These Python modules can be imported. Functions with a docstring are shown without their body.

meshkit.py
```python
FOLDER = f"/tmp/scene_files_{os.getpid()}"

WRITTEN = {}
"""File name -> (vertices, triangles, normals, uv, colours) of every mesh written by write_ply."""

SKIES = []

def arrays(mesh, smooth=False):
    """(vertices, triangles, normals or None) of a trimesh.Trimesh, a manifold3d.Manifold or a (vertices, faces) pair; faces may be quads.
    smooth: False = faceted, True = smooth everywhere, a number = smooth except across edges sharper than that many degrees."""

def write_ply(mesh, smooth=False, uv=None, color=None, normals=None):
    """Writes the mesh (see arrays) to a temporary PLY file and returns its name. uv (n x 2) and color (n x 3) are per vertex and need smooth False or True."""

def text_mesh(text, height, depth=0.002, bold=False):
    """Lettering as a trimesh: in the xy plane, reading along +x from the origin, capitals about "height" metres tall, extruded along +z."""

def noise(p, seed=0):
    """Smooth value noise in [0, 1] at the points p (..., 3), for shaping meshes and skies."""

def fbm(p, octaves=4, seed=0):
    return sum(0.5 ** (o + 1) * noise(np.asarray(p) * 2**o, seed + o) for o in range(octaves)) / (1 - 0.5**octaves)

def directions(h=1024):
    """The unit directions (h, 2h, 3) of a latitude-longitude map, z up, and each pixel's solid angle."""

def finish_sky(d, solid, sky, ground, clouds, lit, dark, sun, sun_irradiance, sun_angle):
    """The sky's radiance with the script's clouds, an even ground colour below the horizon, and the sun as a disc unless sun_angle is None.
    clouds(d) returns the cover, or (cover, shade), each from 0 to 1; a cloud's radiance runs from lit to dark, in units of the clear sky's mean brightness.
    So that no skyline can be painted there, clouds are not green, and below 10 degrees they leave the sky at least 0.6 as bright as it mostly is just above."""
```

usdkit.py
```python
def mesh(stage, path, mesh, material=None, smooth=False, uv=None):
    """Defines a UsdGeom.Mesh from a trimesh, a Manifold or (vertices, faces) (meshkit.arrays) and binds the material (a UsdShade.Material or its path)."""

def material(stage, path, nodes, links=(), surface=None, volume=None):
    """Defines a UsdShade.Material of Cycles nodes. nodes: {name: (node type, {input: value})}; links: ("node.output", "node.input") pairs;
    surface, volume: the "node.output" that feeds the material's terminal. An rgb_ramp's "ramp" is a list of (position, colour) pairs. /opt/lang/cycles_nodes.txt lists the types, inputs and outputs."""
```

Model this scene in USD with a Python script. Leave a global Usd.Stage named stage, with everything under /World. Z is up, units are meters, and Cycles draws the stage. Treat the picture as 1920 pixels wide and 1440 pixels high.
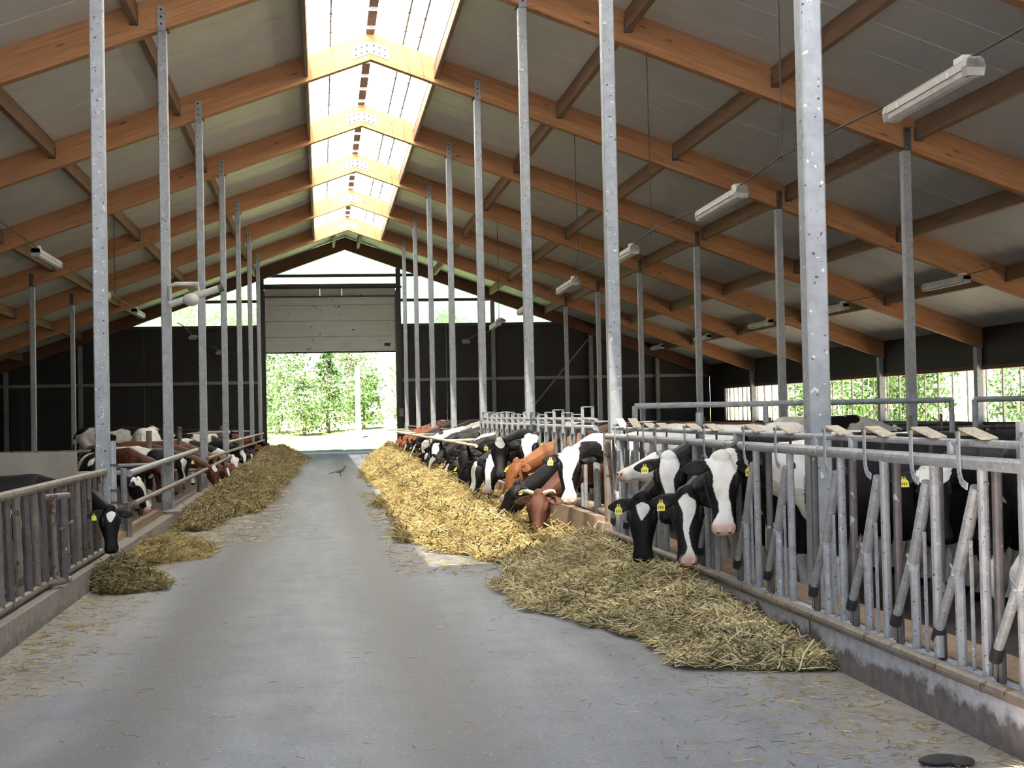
import math, random
import numpy as np, trimesh, usdkit, meshkit
import manifold3d as m3
from pxr import Usd, UsdGeom, UsdLux, UsdShade, Gf, Sdf, Vt

rng = np.random.default_rng(7)
stage = Usd.Stage.CreateInMemory()
UsdGeom.Xform.Define(stage, '/World')
UsdGeom.Scope.Define(stage, '/World/Looks')

# ------------------------------------------------------------------ camera, sky, exposure
FPX, YAW, PIT, ROL, EYE = 2710.0, .1312, .0208, .0205, 1.55     # focal length in pixels of the 1920 px frame
_c, _s = math.cos(YAW), math.sin(YAW)
_R, _F, _U = np.array([_c, -_s, 0]), np.array([_s, _c, 0]), np.array([0, 0, 1.])
CF, _U2 = _F * math.cos(PIT) + _U * math.sin(PIT), _U * math.cos(PIT) - _F * math.sin(PIT)
CX, CU = _R * math.cos(ROL) - _U2 * math.sin(ROL), _U2 * math.cos(ROL) + _R * math.sin(ROL)
cam = UsdGeom.Camera.Define(stage, '/World/camera')
cam.CreateHorizontalApertureAttr(36.0)
cam.CreateFocalLengthAttr(36.0 * FPX / 1920)
cam.CreateClippingRangeAttr(Gf.Vec2f(.05, 2000))
cam.AddTransformOp().Set(Gf.Matrix4d(*CX, 0, *CU, 0, *(-CF), 0, 0, 0, EYE, 1))
cam.CreateExposureAttr(0.62)

SUN_ELEV, SUN_ROT = 1.00, math.atan2(-.13, -.60)                # high summer sun from behind the camera, a little to the left
sky_look = usdkit.material(stage, '/World/Looks/sky_air', {
    "s": ("sky_texture", {"sky_type": "single_scattering", "sun_disc": True, "sun_elevation": SUN_ELEV, "sun_rotation": SUN_ROT,
                          "sun_intensity": 1.0, "aerosol_density": 0.7}),
    # thin bright summer cloud, thickening to a white haze towards the horizon
    "g": ("texture_coordinate", {}), "m": ("mapping", {"scale": (1, 1, 2.6)}), "n": ("noise_texture", {"scale": 2.1, "detail": 6.0, "roughness": .58}),
    "k": ("map_range", {"from_min": .46, "from_max": .72, "to_min": .12, "to_max": 1.0, "clamp": True}),
    "z": ("separate_xyz", {}), "hz": ("map_range", {"from_min": 0.0, "from_max": .42, "to_min": .85, "to_max": 0.0, "clamp": True}), "mx": ("math", {"math_type": "maximum"}),
    "w": ("vector_math", {"math_type": "scale", "vector1": (5.7, 6.5, 7.6)}),
    "a": ("mix", {"mix_type": "add", "fac": 1.0}),
    "b": ("background_shader", {"strength": 0.09})},
    [("g.generated", "m.vector"), ("m.vector", "n.vector"), ("n.fac", "k.value"), ("g.generated", "z.vector"), ("z.z", "hz.value"), ("k.result", "mx.value1"), ("hz.result", "mx.value2"),
     ("mx.value", "w.scale"), ("s.color", "a.color1"), ("w.vector", "a.color2"), ("a.color", "b.color")], surface="b.background")
dome = UsdLux.DomeLight.Define(stage, '/World/sky')
UsdShade.MaterialBindingAPI.Apply(dome.GetPrim()).Bind(sky_look)

# ------------------------------------------------------------------ helpers
used = {}
def numbered(path):
    n = used.get(path, 0)
    used[path] = n + 1
    return path if n == 0 else f"{path}_{n:03d}"
def path_of(p): return str(p.GetPath()) if p is not None else '/World'
def tag(p, label=None, cat=None, group=None, kind=None):
    for k, v in (('label', label), ('category', cat), ('group', group), ('kind', kind)):
        if v: p.SetCustomDataByKey(k, v)
    return p
def thing(name, label, cat, loc=(0, 0, 0), rz=0.0, group=None, kind=None):
    x = UsdGeom.Xform.Define(stage, numbered('/World/' + name))
    x.AddTranslateOp().Set(Gf.Vec3d(*map(float, loc)))
    if rz: x.AddRotateZOp().Set(float(math.degrees(rz)))
    return tag(x.GetPrim(), label, cat, group, kind)
def obj(name, mesh, mat, parent=None, label=None, cat=None, group=None, kind=None, smooth=False, rnd=None):
    if isinstance(mesh, MB): mesh = mesh.mesh()
    m = usdkit.mesh(stage, numbered(path_of(parent) + '/' + name), mesh, L[mat], smooth=smooth)
    if rnd is not None: UsdGeom.PrimvarsAPI(m).CreatePrimvar('rnd', Sdf.ValueTypeNames.FloatArray, 'vertex').Set(Vt.FloatArray.FromNumpy(np.asarray(rnd, np.float32)))
    return tag(m.GetPrim(), label, cat, group, kind)
def copy_of(src, name, label, loc, rz=0.0, group=None):
    was = src.GetCustomData()
    r = thing(name, label, was['category'], loc, rz, group or was.get('group'))
    r.GetReferences().AddInternalReference(src.GetPath())
    r.SetInstanceable(True)
    return r
def frame_of(d, up=(0, 0, 1)):
    d = np.asarray(d, float); d = d / np.linalg.norm(d)
    u = np.asarray(up, float)
    if abs(d @ u) > .98: u = np.array([0, 1., 0])
    s = np.cross(d, u); s /= np.linalg.norm(s)
    return d, s, np.cross(s, d)
class MB:
    """Collects simple solids into one mesh (one part)."""
    def __init__(self): self.v, self.f, self.n = [], [], 0
    def add(self, v, f):
        self.v.append(np.asarray(v, float)); self.f.append(np.asarray(f, int) + self.n); self.n += len(v); return self
    def prism(self, prof, p0, p1, up=(0, 0, 1)):
        """Extrudes a closed profile [(side, up)] from p0 to p1 (profile counter-clockwise seen against the direction)."""
        p0, p1 = np.asarray(p0, float), np.asarray(p1, float)
        d, s, u = frame_of(p1 - p0, up)
        pr = np.asarray(prof, float); n = len(pr)
        ring = pr[:, :1] * s + pr[:, 1:] * u
        v = np.vstack([p0 + ring, p1 + ring])
        f = []
        for i in range(n):
            j = (i + 1) % n
            f += [(i, i + n, j + n), (i, j + n, j)]
        for i in range(1, n - 1): f += [(0, i, i + 1), (n, n + i + 1, n + i)]
        return self.add(v, f)
    def bar(self, p0, p1, w, h, ch=0.0, up=(0, 0, 1)):
        a, b = w / 2, h / 2
        pr = [(-a, -b), (-a, b), (a, b), (a, -b)] if not ch else [(-a, -b + ch), (-a, b - ch), (-a + ch, b), (a - ch, b), (a, b - ch), (a, -b + ch), (a - ch, -b), (-a + ch, -b)]
        return self.prism(pr, p0, p1, up)
    def box(self, lo, hi, ch=0.0):
        lo, hi = np.minimum(lo, hi).astype(float), np.maximum(lo, hi).astype(float)
        c = (lo + hi) / 2
        return self.bar((c[0], c[1], lo[2]), (c[0], c[1], hi[2]), *( (hi - lo)[[0, 1]] ), ch=ch, up=(0, 1, 0))
    def tube(self, pts, r, n=10, caps=True):
        pts = np.asarray(pts, float); k = len(pts); rr = np.broadcast_to(np.asarray(r, float), (k,))
        a = np.arange(n) * 2 * math.pi / n
        v = []
        t = np.gradient(pts, axis=0)
        s = None
        for i in range(k):
            d = t[i] / max(np.linalg.norm(t[i]), 1e-9)
            if s is None: _, s, _ = frame_of(d)
            s = s - d * (s @ d); s /= np.linalg.norm(s); u = np.cross(s, d)
            v.append(pts[i] + rr[i] * (np.cos(a)[:, None] * s + np.sin(a)[:, None] * u))
        v = np.vstack(v); f = []
        for i in range(k - 1):
            for j in range(n):
                q, w = i * n + j, i * n + (j + 1) % n
                f += [(q, q + n, w + n), (q, w + n, w)]
        if caps:
            for j in range(1, n - 1): f += [(0, j, j + 1), ((k - 1) * n, (k - 1) * n + j + 1, (k - 1) * n + j)]
        return self.add(v, f)
    def ball(self, c, r, sub=2):
        s = trimesh.creation.icosphere(sub, 1.0)
        return self.add(s.vertices * np.asarray(r, float) + np.asarray(c, float), s.faces)
    def poly(self, pts2, o, ax, ay, az, t):
        """Flat plate: convex outline pts2 in the plane (ax, ay) at o, thickness t along az."""
        o, ax, ay, az = (np.asarray(q, float) for q in (o, ax, ay, az))
        p = np.asarray(pts2, float); n = len(p)
        base = o + p[:, :1] * ax + p[:, 1:] * ay
        v = np.vstack([base, base + az * t]); f = []
        for i in range(n):
            j = (i + 1) % n; f += [(i, j, j + n), (i, j + n, i + n)]
        for i in range(1, n - 1): f += [(0, i + 1, i), (n, n + i, n + i + 1)]
        return self.add(v, f)
    def mesh(self):
        m = trimesh.Trimesh(np.vstack(self.v), np.vstack(self.f), process=False)
        return (np.array(m.vertices), np.array(m.faces))
def box(lo, hi, ch=0.0): return MB().box(lo, hi, ch)
def bar(*a, **k): return MB().bar(*a, **k)
def tube(*a, **k): return MB().tube(*a, **k)
ORD = ['first', 'second', 'third', 'fourth', 'fifth', 'sixth', 'seventh', 'eighth', 'ninth', 'tenth', 'eleventh', 'twelfth', 'thirteenth', 'fourteenth', 'fifteenth', 'sixteenth', 'seventeenth', 'eighteenth', 'nineteenth', 'twentieth']
# ------------------------------------------------------------------ materials
L = {}
def look(name, nodes, links, surface="p.BSDF"):
    L[name] = usdkit.material(stage, '/World/Looks/' + name, nodes, links, surface=surface)
def plain(name, col, rough=.6, metal=0.0, var=.12, scale=6.0, bump=0.0, bscale=60.0, spots=None, stretch=(1, 1, 1), spec=.5):
    """A colour with soft tonal variation, optional specks (colour, scale, size) and fine relief."""
    c = np.array(col)
    n = {"g": ("geometry", {}), "m": ("mapping", {"scale": stretch}), "n": ("noise_texture", {"scale": scale, "detail": 4.0, "roughness": .6}),
         "r": ("rgb_ramp", {"ramp": [(.3, tuple(c * (1 - var))), (.7, tuple(np.minimum(c * (1 + var), 1)))]}),
         "p": ("principled_bsdf", {"roughness": rough, "metallic": metal, "specular_ior_level": spec})}
    l = [("g.position", "m.vector"), ("m.vector", "n.vector"), ("n.fac", "r.fac")]
    out = "r.color"
    for i, (sc, ss, size) in enumerate(spots or []):
        n |= {f"v{i}": ("noise_texture", {"scale": ss, "detail": 1.0}), f"t{i}": ("map_range", {"from_min": size, "from_max": size + .03, "to_min": 0.0, "to_max": 1.0, "clamp": True}), f"x{i}": ("mix", {"color2": sc})}
        l += [("g.position", f"v{i}.vector"), (f"v{i}.fac", f"t{i}.value"), (f"t{i}.result", f"x{i}.fac"), (out, f"x{i}.color1")]
        out = f"x{i}.color"
    l.append((out, "p.base_color"))
    if bump:
        n |= {"bn": ("noise_texture", {"scale": bscale, "detail": 3.0}), "b": ("bump", {"strength": bump, "distance": .01})}
        l += [("g.position", "bn.vector"), ("bn.fac", "b.height"), ("b.normal", "p.normal")]
    look(name, n, l)

def wood(name, col, rot, dark=.55):
    """Glued laminated timber: grain along the beam, faint lamella joints, scattered knots."""
    c = np.array(col)
    look(name, {"g": ("geometry", {}), "m": ("mapping", {"rotation": rot}), "ms": ("mapping", {"scale": (.5, 9, 9)}),
                "n": ("noise_texture", {"scale": 2.2, "detail": 6.0, "roughness": .62}),
                "r": ("rgb_ramp", {"ramp": [(.28, tuple(c * .72)), (.5, tuple(c)), (.75, tuple(np.minimum(c * 1.28, 1)))]}),
                "sx": ("separate_xyz", {}), "mz": ("math", {"math_type": "multiply", "value2": 22.0}), "fr": ("math", {"math_type": "fraction"}),
                "ln": ("map_range", {"from_min": .0, "from_max": .07, "to_min": .35, "to_max": 0.0, "clamp": True}),
                "xl": ("mix", {"color2": tuple(c * dark)}),
                "mk": ("mapping", {"scale": (1.3, 5, 5)}), "v": ("voronoi_texture", {"scale": 1.0, "randomness": 1.0}),
                "kt": ("map_range", {"from_min": .05, "from_max": .13, "to_min": .75, "to_max": 0.0, "clamp": True}),
                "xk": ("mix", {"color2": tuple(c * .22)}),
                "p": ("principled_bsdf", {"roughness": .62, "specular_ior_level": .3})},
         [("g.position", "m.vector"), ("m.vector", "ms.vector"), ("ms.vector", "n.vector"), ("n.fac", "r.fac"),
          ("m.vector", "sx.vector"), ("sx.z", "mz.value1"), ("mz.value", "fr.value1"), ("fr.value", "ln.value"), ("ln.result", "xl.fac"), ("r.color", "xl.color1"),
          ("m.vector", "mk.vector"), ("mk.vector", "v.vector"), ("v.distance", "kt.value"), ("kt.result", "xk.fac"), ("xl.color", "xk.color1"), ("xk.color", "p.base_color")])
SL = .3576
ANG = math.atan(SL)
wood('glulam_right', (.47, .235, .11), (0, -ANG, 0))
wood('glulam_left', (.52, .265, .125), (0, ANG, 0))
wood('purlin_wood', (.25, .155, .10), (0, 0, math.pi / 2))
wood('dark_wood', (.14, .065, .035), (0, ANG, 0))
plain('ridge_wood', (.20, .10, .05), .7, var=.25, stretch=(8, 1, 8))
plain('roof_panel_white', (.66, .675, .69), .5, var=.05, scale=1.5, bump=.05, bscale=90)
plain('board_white', (.75, .74, .70), .6, var=.1, scale=4, spots=[((.3, .2, .12), 5.0, .66)])
plain('galvanised', (.36, .385, .41), .5, metal=.25, var=.16, scale=9, bump=.06, bscale=40, spots=[((.72, .72, .70), 22.0, .71), ((.10, .08, .06), 31.0, .715)])
plain('steel_dark', (.11, .10, .09), .55, metal=.3, var=.25, scale=14, spots=[((.16, .07, .035), 12.0, .62)])
plain('steel_clean', (.62, .63, .64), .35, metal=.5, var=.08)
plain('bolt_steel', (.05, .045, .04), .5, metal=.6)
plain('fence_tube', (.30, .315, .335), .52, metal=.15, var=.22, scale=16, bump=.1, bscale=60, spots=[((.11, .075, .05), 60.0, .69), ((.52, .51, .48), 34.0, .71)])
plain('fence_worn', (.20, .17, .145), .55, metal=.1, var=.3, scale=7, bump=.12, bscale=45, spots=[((.10, .065, .04), 14.0, .62)])
plain('fence_dark', (.11, .10, .10), .5, metal=.2, var=.3, scale=10, spots=[((.36, .36, .36), 14.0, .69)])
plain('latch_plate', (.56, .49, .38), .7, var=.15, scale=25, spots=[((.25, .16, .10), 60.0, .66)])
plain('rubber', (.02, .02, .021), .7)
plain('red_paint', (.30, .045, .04), .55, var=.3, scale=12, spots=[((.34, .31, .30), 9.0, .56)])
plain('concrete_curb', (.27, .235, .21), .85, var=.25, scale=3.5, bump=.35, bscale=35, spots=[((.42, .42, .42), 3.1, .60), ((.13, .10, .085), 5.0, .64)])
plain('concrete_ledge', (.36, .25, .165), .9, var=.25, scale=6, bump=.3, bscale=40)
plain('concrete_wall', (.31, .275, .235), .85, var=.16, scale=2.2, bump=.15, bscale=30)
plain('barn_floor', (.07, .058, .05), .6, var=.45, scale=1.8, bump=.3, bscale=12)
plain('cladding_dark', (.022, .020, .022), .65, var=.25, scale=2.0)
plain('frame_dark', (.035, .032, .034), .5, var=.2)
plain('girt_grey', (.22, .215, .21), .5, metal=.2, var=.2)
plain('door_panel_white', (.50, .50, .47), .5, var=.06, scale=2.0, stretch=(.6, 1, 2.0), spots=[((.10, .09, .08), 5.5, .735), ((.26, .24, .21), 9.0, .73)])
plain('yellow_pvc', (.75, .66, .05), .45, var=.06, scale=40)
plain('tag_ink', (.10, .08, .01), .6)
plain('eye_dark', (.006, .005, .005), .08)
plain('horn', (.62, .52, .40), .4, var=.2, scale=30)
plain('hoof', (.06, .05, .04), .6)
plain('lamp_body', (.30, .285, .26), .45, var=.15, scale=30, spots=[((.36, .30, .22), 35.0, .66)])
plain('plastic_white', (.50, .50, .49), .4)
plain('cable', (.03, .026, .024), .6)
plain('bark', (.16, .125, .10), .9, var=.4, scale=9)
plain('birch_bark', (.62, .60, .56), .8, var=.3, scale=8, stretch=(1, 1, 3), spots=[((.05, .045, .04), 6.0, .64)])
plain('pole_paint', (.70, .69, .66), .6)
plain('side_yard', (.25, .25, .21), .95, var=.2)
plain('meadow', (.24, .30, .11), .95, var=.35, scale=.8, bump=.5, bscale=14)
plain('yard_concrete', (.24, .26, .30), .8, var=.1, scale=1.2)
plain('apron_concrete', (.46, .50, .56), .7, var=.08)
plain('bird_grey', (.22, .22, .23), .7, var=.3, scale=30)
plain('bird_white', (.7, .7, .7), .7)
plain('pot_black', (.02, .02, .02), .5)

def foliage(name, col, t):
    c = np.array(col)
    look(name, {"g": ("attribute", {"attribute": "rnd"}), "r": ("rgb_ramp", {"ramp": [(0, tuple(c * .6)), (.5, tuple(c)), (1, tuple(c * 1.5))]}),
                "d": ("principled_bsdf", {"roughness": .45}), "t": ("translucent_bsdf", {}), "x": ("mix_closure", {"fac": t})},
         [("g.fac", "r.fac"), ("r.color", "d.base_color"), ("r.color", "t.color"), ("d.BSDF", "x.closure1"), ("t.BSDF", "x.closure2")], surface="x.closure")
foliage('leaf_birch', (.105, .215, .08), .28)
foliage('leaf_dark', (.045, .115, .03), .25)
foliage('leaf_pale', (.18, .30, .15), .35)
def straw(name, stops):
    look(name, {"g": ("geometry", {}), "k": ("attribute", {"attribute": "rnd"}), "r": ("rgb_ramp", {"ramp": stops}), "n": ("noise_texture", {"scale": 3.0, "detail": 3.0}),
                "q": ("map_range", {"from_min": .35, "from_max": .65, "to_min": .62, "to_max": 1.12}), "mm": ("vector_math", {"math_type": "scale"}),
                "p": ("principled_bsdf", {"roughness": .65, "specular_ior_level": .25}), "t": ("translucent_bsdf", {}), "x": ("mix_closure", {"fac": .15})},
         [("k.fac", "r.fac"), ("g.position", "n.vector"), ("n.fac", "q.value"), ("r.color", "mm.vector1"), ("q.result", "mm.scale"),
          ("mm.vector", "p.base_color"), ("mm.vector", "t.color"), ("p.BSDF", "x.closure1"), ("t.BSDF", "x.closure2")], surface="x.closure")
straw('straw_gold', [(0, (.19, .125, .04)), (.35, (.36, .265, .095)), (.7, (.49, .385, .165)), (1, (.66, .56, .30))])
straw('straw_green', [(0, (.19, .135, .06)), (.35, (.45, .355, .165)), (.7, (.66, .56, .31)), (1, (.84, .77, .52))])
straw('straw_brown', [(0, (.12, .085, .035)), (.35, (.28, .21, .085)), (.7, (.42, .34, .15)), (1, (.62, .54, .32))])
straw('straw_dark', [(0, (.10, .072, .03)), (.5, (.22, .17, .065)), (.85, (.36, .29, .13)), (1, (.55, .48, .28))])
def mound(name, a, b):
    look(name, {"g": ("geometry", {}), "n": ("noise_texture", {"scale": 45.0, "detail": 5.0, "roughness": .7}), "r": ("rgb_ramp", {"ramp": [(.35, a), (.65, b)]}),
                "b": ("bump", {"strength": .6, "distance": .015}), "p": ("principled_bsdf", {"roughness": .9})},
         [("g.position", "n.vector"), ("n.fac", "r.fac"), ("r.color", "p.base_color"), ("n.fac", "b.height"), ("b.normal", "p.normal")])
mound('mound_gold', (.17, .11, .035), (.42, .31, .11))
mound('mound_green', (.15, .11, .04), (.42, .34, .14))
mound('mound_dark', (.08, .06, .025), (.22, .165, .07))

# feed passage concrete: grey, pale dust at the edges, smoother dark wheel lanes, fine grit
look('passage_concrete', {
    "g": ("geometry", {}), "s": ("separate_xyz", {}),
    "m1": ("mapping", {"scale": (1.0, .10, 1)}), "n1": ("noise_texture", {"scale": 1.5, "detail": 4.0, "roughness": .6}),
    "r1": ("rgb_ramp", {"ramp": [(.30, (.152, .161, .183)), (.5, (.195, .203, .224)), (.72, (.256, .262, .276))]}),
    "n2": ("noise_texture", {"scale": 38.0, "detail": 3.0}), "q2": ("map_range", {"from_min": .3, "from_max": .7, "to_min": .86, "to_max": 1.12}),
    "n5": ("noise_texture", {"scale": 2.3, "detail": 5.0, "roughness": .65}), "q5": ("map_range", {"from_min": .3, "from_max": .7, "to_min": .84, "to_max": 1.14}),
    "mu": ("vector_math", {"math_type": "scale"}), "mu5": ("vector_math", {"math_type": "scale"}),
    # dusty tan edges: distance from the middle of the passage
    "dx": ("math", {"math_type": "subtract", "value2": .45}), "ab": ("math", {"math_type": "absolute"}),
    "n3": ("noise_texture", {"scale": 1.1, "detail": 4.0}), "ad": ("math", {"math_type": "multiply_add", "value2": 1.6, "value3": -.8}), "sm": ("math", {"math_type": "add"}),
    "ed": ("map_range", {"from_min": 1.75, "from_max": 2.7, "to_min": 0.0, "to_max": .7, "clamp": True}), "xe": ("mix", {"color2": (.33, .285, .235)}),
    # wheel lanes
    "m4": ("mapping", {"scale": (1, .05, 1)}), "n4": ("noise_texture", {"scale": .9, "detail": 2.0}), "wx": ("math", {"math_type": "multiply_add", "value2": .5, "value3": -.25}), "wa": ("math", {"math_type": "add"}),
    "w1": ("math", {"math_type": "subtract", "value2": -.92}), "w1a": ("math", {"math_type": "absolute"}),
    "w2": ("math", {"math_type": "subtract", "value2": .55}), "w2a": ("math", {"math_type": "absolute"}), "wm": ("math", {"math_type": "minimum"}),
    "wr": ("map_range", {"from_min": .08, "from_max": .48, "to_min": .95, "to_max": 0.0, "clamp": True}), "xw": ("mix", {"color2": (.135, .132, .135)}),
    "sp": ("noise_texture", {"scale": 55.0, "detail": 0.0}), "st": ("map_range", {"from_min": .80, "from_max": .83, "to_min": 0.0, "to_max": .8, "clamp": True}), "xs": ("mix", {"color2": (.6, .56, .48)}),
    "b": ("bump", {"strength": .25, "distance": .01}), "p": ("principled_bsdf", {"roughness": .62, "specular_ior_level": .4})},
    [("g.position", "s.vector"), ("g.position", "m1.vector"), ("m1.vector", "n1.vector"), ("n1.fac", "r1.fac"), ("g.position", "n2.vector"), ("n2.fac", "q2.value"),
     ("r1.color", "mu.vector1"), ("q2.result", "mu.scale"), ("g.position", "n5.vector"), ("n5.fac", "q5.value"), ("mu.vector", "mu5.vector1"), ("q5.result", "mu5.scale"),
     ("s.x", "dx.value1"), ("dx.value", "ab.value1"), ("g.position", "n3.vector"), ("n3.fac", "ad.value1"), ("ab.value", "sm.value1"), ("ad.value", "sm.value2"), ("sm.value", "ed.value"),
     ("g.position", "m4.vector"), ("m4.vector", "n4.vector"), ("n4.fac", "wx.value1"), ("wx.value", "wa.value1"), ("s.x", "wa.value2"),
     ("wa.value", "w1.value1"), ("w1.value", "w1a.value1"), ("wa.value", "w2.value1"), ("w2.value", "w2a.value1"), ("w1a.value", "wm.value1"), ("w2a.value", "wm.value2"), ("wm.value", "wr.value"),
     ("mu5.vector", "xw.color1"), ("wr.result", "xw.fac"), ("xw.color", "xe.color1"), ("ed.result", "xe.fac"),
     ("g.position", "sp.vector"), ("sp.fac", "st.value"), ("st.result", "xs.fac"), ("xe.color", "xs.color1"), ("xs.color", "p.base_color"),
     ("n2.fac", "b.height"), ("b.normal", "p.normal")])

def sheet(name, clear, tint, glow=(.85, .88, .88)):
    look(name, {"t": ("transparent_bsdf", {"color": tint}), "d": ("translucent_bsdf", {"color": glow}), "x": ("mix_closure", {"fac": 1 - clear})},
         [("t.BSDF", "x.closure1"), ("d.BSDF", "x.closure2")], surface="x.closure")
sheet('skylight_sheet', .38, (.92, .97, 1.0), (.78, .85, .90))
sheet('front_sheet', .02, (.9, .95, .97), (.52, .59, .68))
sheet('gable_sheet', .80, (.86, .95, .96))

def coat(name, dark, var):
    d = np.array(dark)
    look(name, {
        "a": ("attribute", {"attribute": "coat"}), "k": ("attribute", {"attribute": "pink"}),
        "g": ("texture_coordinate", {}), "n": ("noise_texture", {"scale": 38.0, "detail": 2.0}), "o": ("math", {"math_type": "multiply_add", "value2": .016, "value3": -.008}), "s": ("math", {"math_type": "add"}),
        "t": ("map_range", {"from_min": -.004, "from_max": .004, "to_min": 0.0, "to_max": 1.0, "clamp": True}),
        "h": ("mapping", {"scale": (1, 1, .25)}), "nh": ("noise_texture", {"scale": 130.0, "detail": 2.0}), "nw": ("noise_texture", {"scale": 7.0, "detail": 4.0}),
        "rw": ("rgb_ramp", {"ramp": [(.3, (.60, .55, .48)), (.55, (.80, .78, .74))]}),
        "rd": ("rgb_ramp", {"ramp": [(.3, tuple(d * (1 - var))), (.7, tuple(d * (1 + var)))]}),
        "x": ("mix", {}), "xp": ("mix", {"color2": (.62, .37, .31)}),
        "b": ("bump", {"strength": .35, "distance": .006}),
        "p": ("principled_bsdf", {"roughness": .55, "specular_ior_level": .22, "sheen_weight": 0.0})},
        [("g.object", "n.vector"), ("n.fac", "o.value1"), ("a.fac", "s.value1"), ("o.value", "s.value2"), ("s.value", "t.value"),
         ("g.object", "h.vector"), ("h.vector", "nh.vector"), ("g.object", "nw.vector"), ("nw.fac", "rw.fac"), ("nw.fac", "rd.fac"),
         ("rd.color", "x.color1"), ("rw.color", "x.color2"), ("t.result", "x.fac"), ("x.color", "xp.color1"), ("k.fac", "xp.fac"), ("xp.color", "p.base_color"),
         ("nh.fac", "b.height"), ("b.normal", "p.normal")])
coat('coat_black', (.008, .0075, .0085), .35)
coat('coat_red', (.165, .048, .020), .28)
coat('coat_brown', (.085, .030, .016), .3)
coat('coat_tan', (.20, .072, .026), .25)
# ------------------------------------------------------------------ the barn: measurements in metres; x across, y along the feed passage (away from the camera), z up
BAY, Y0 = 6.6456, 9.2216
def FY(k): return Y0 + k * BAY
XR, HR, DEP = 1.1, 8.746, .53                 # ridge position, underside of the rafters at the ridge, rafter depth
YN, YF = 3.5, 62.45                           # inner faces of the near and far gable walls
XW_R, XW_L = 17.1, -14.9                      # side walls
def zu(x): return HR - SL * abs(x - XR)       # underside of the rafters
def zc(x): return zu(x) + DEP                 # underside of the ceiling
S_L, S_R = -.2285, 2.4485                         # the open skylight strip

fl = obj('floor', box((-2.45, -6, -.3), (3.35, YF + .5, 0)), 'passage_concrete', kind='structure')
bf = obj('floor', MB().box((3.35, YN - .5, -.3), (XW_R + .3, YF + .3, .02)).box((XW_L - .3, YN - .5, -.3), (-2.45, YF + .3, .02)), 'barn_floor', kind='structure')

# ceiling: insulated sandwich panels laid up the slope, one by one
ceil = thing('ceiling', None, None, kind='structure')
PW = 1.12
npan = int(math.ceil((YF - YN) / PW))
for side in (1, -1):
    xa, xb = (S_R, XW_R + .5) if side > 0 else (S_L, XW_L - .5)
    for i in range(npan):
        ya = YN + i * PW + .006; yb = min(YN + (i + 1) * PW, YF) - .006
        dz = rng.uniform(-.004, .004)
        b = MB().prism([(-(yb - ya) / 2, 0), (-(yb - ya) / 2 + .012, -.0), (-(yb - ya) / 2 + .012, .1), ((yb - ya) / 2 - .012, .1), ((yb - ya) / 2 - .012, 0), ((yb - ya) / 2, 0), ((yb - ya) / 2, .09), (-(yb - ya) / 2, .09)][:0] or
                       [(-(yb - ya) / 2 + .01, 0), (-(yb - ya) / 2, .012), (-(yb - ya) / 2, .1), ((yb - ya) / 2, .1), ((yb - ya) / 2, .012), ((yb - ya) / 2 - .01, 0)],
                       (xa, (ya + yb) / 2, zc(xa) + dz), (xb, (ya + yb) / 2, zc(xb) + dz))
        obj('roof_panel', b, 'roof_panel_white', ceil)
    # weather skin over the joints, so no daylight leaks between the panels
    obj('roof_sheet', MB().prism([(-(YF - YN) / 2 - .4, .1), (-(YF - YN) / 2 - .4, .14), ((YF - YN) / 2 + .4, .14), ((YF - YN) / 2 + .4, .1)], (xa, (YF + YN) / 2, zc(xa)), (xb, (YF + YN) / 2, zc(xb))), 'galvanised', ceil)

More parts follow.
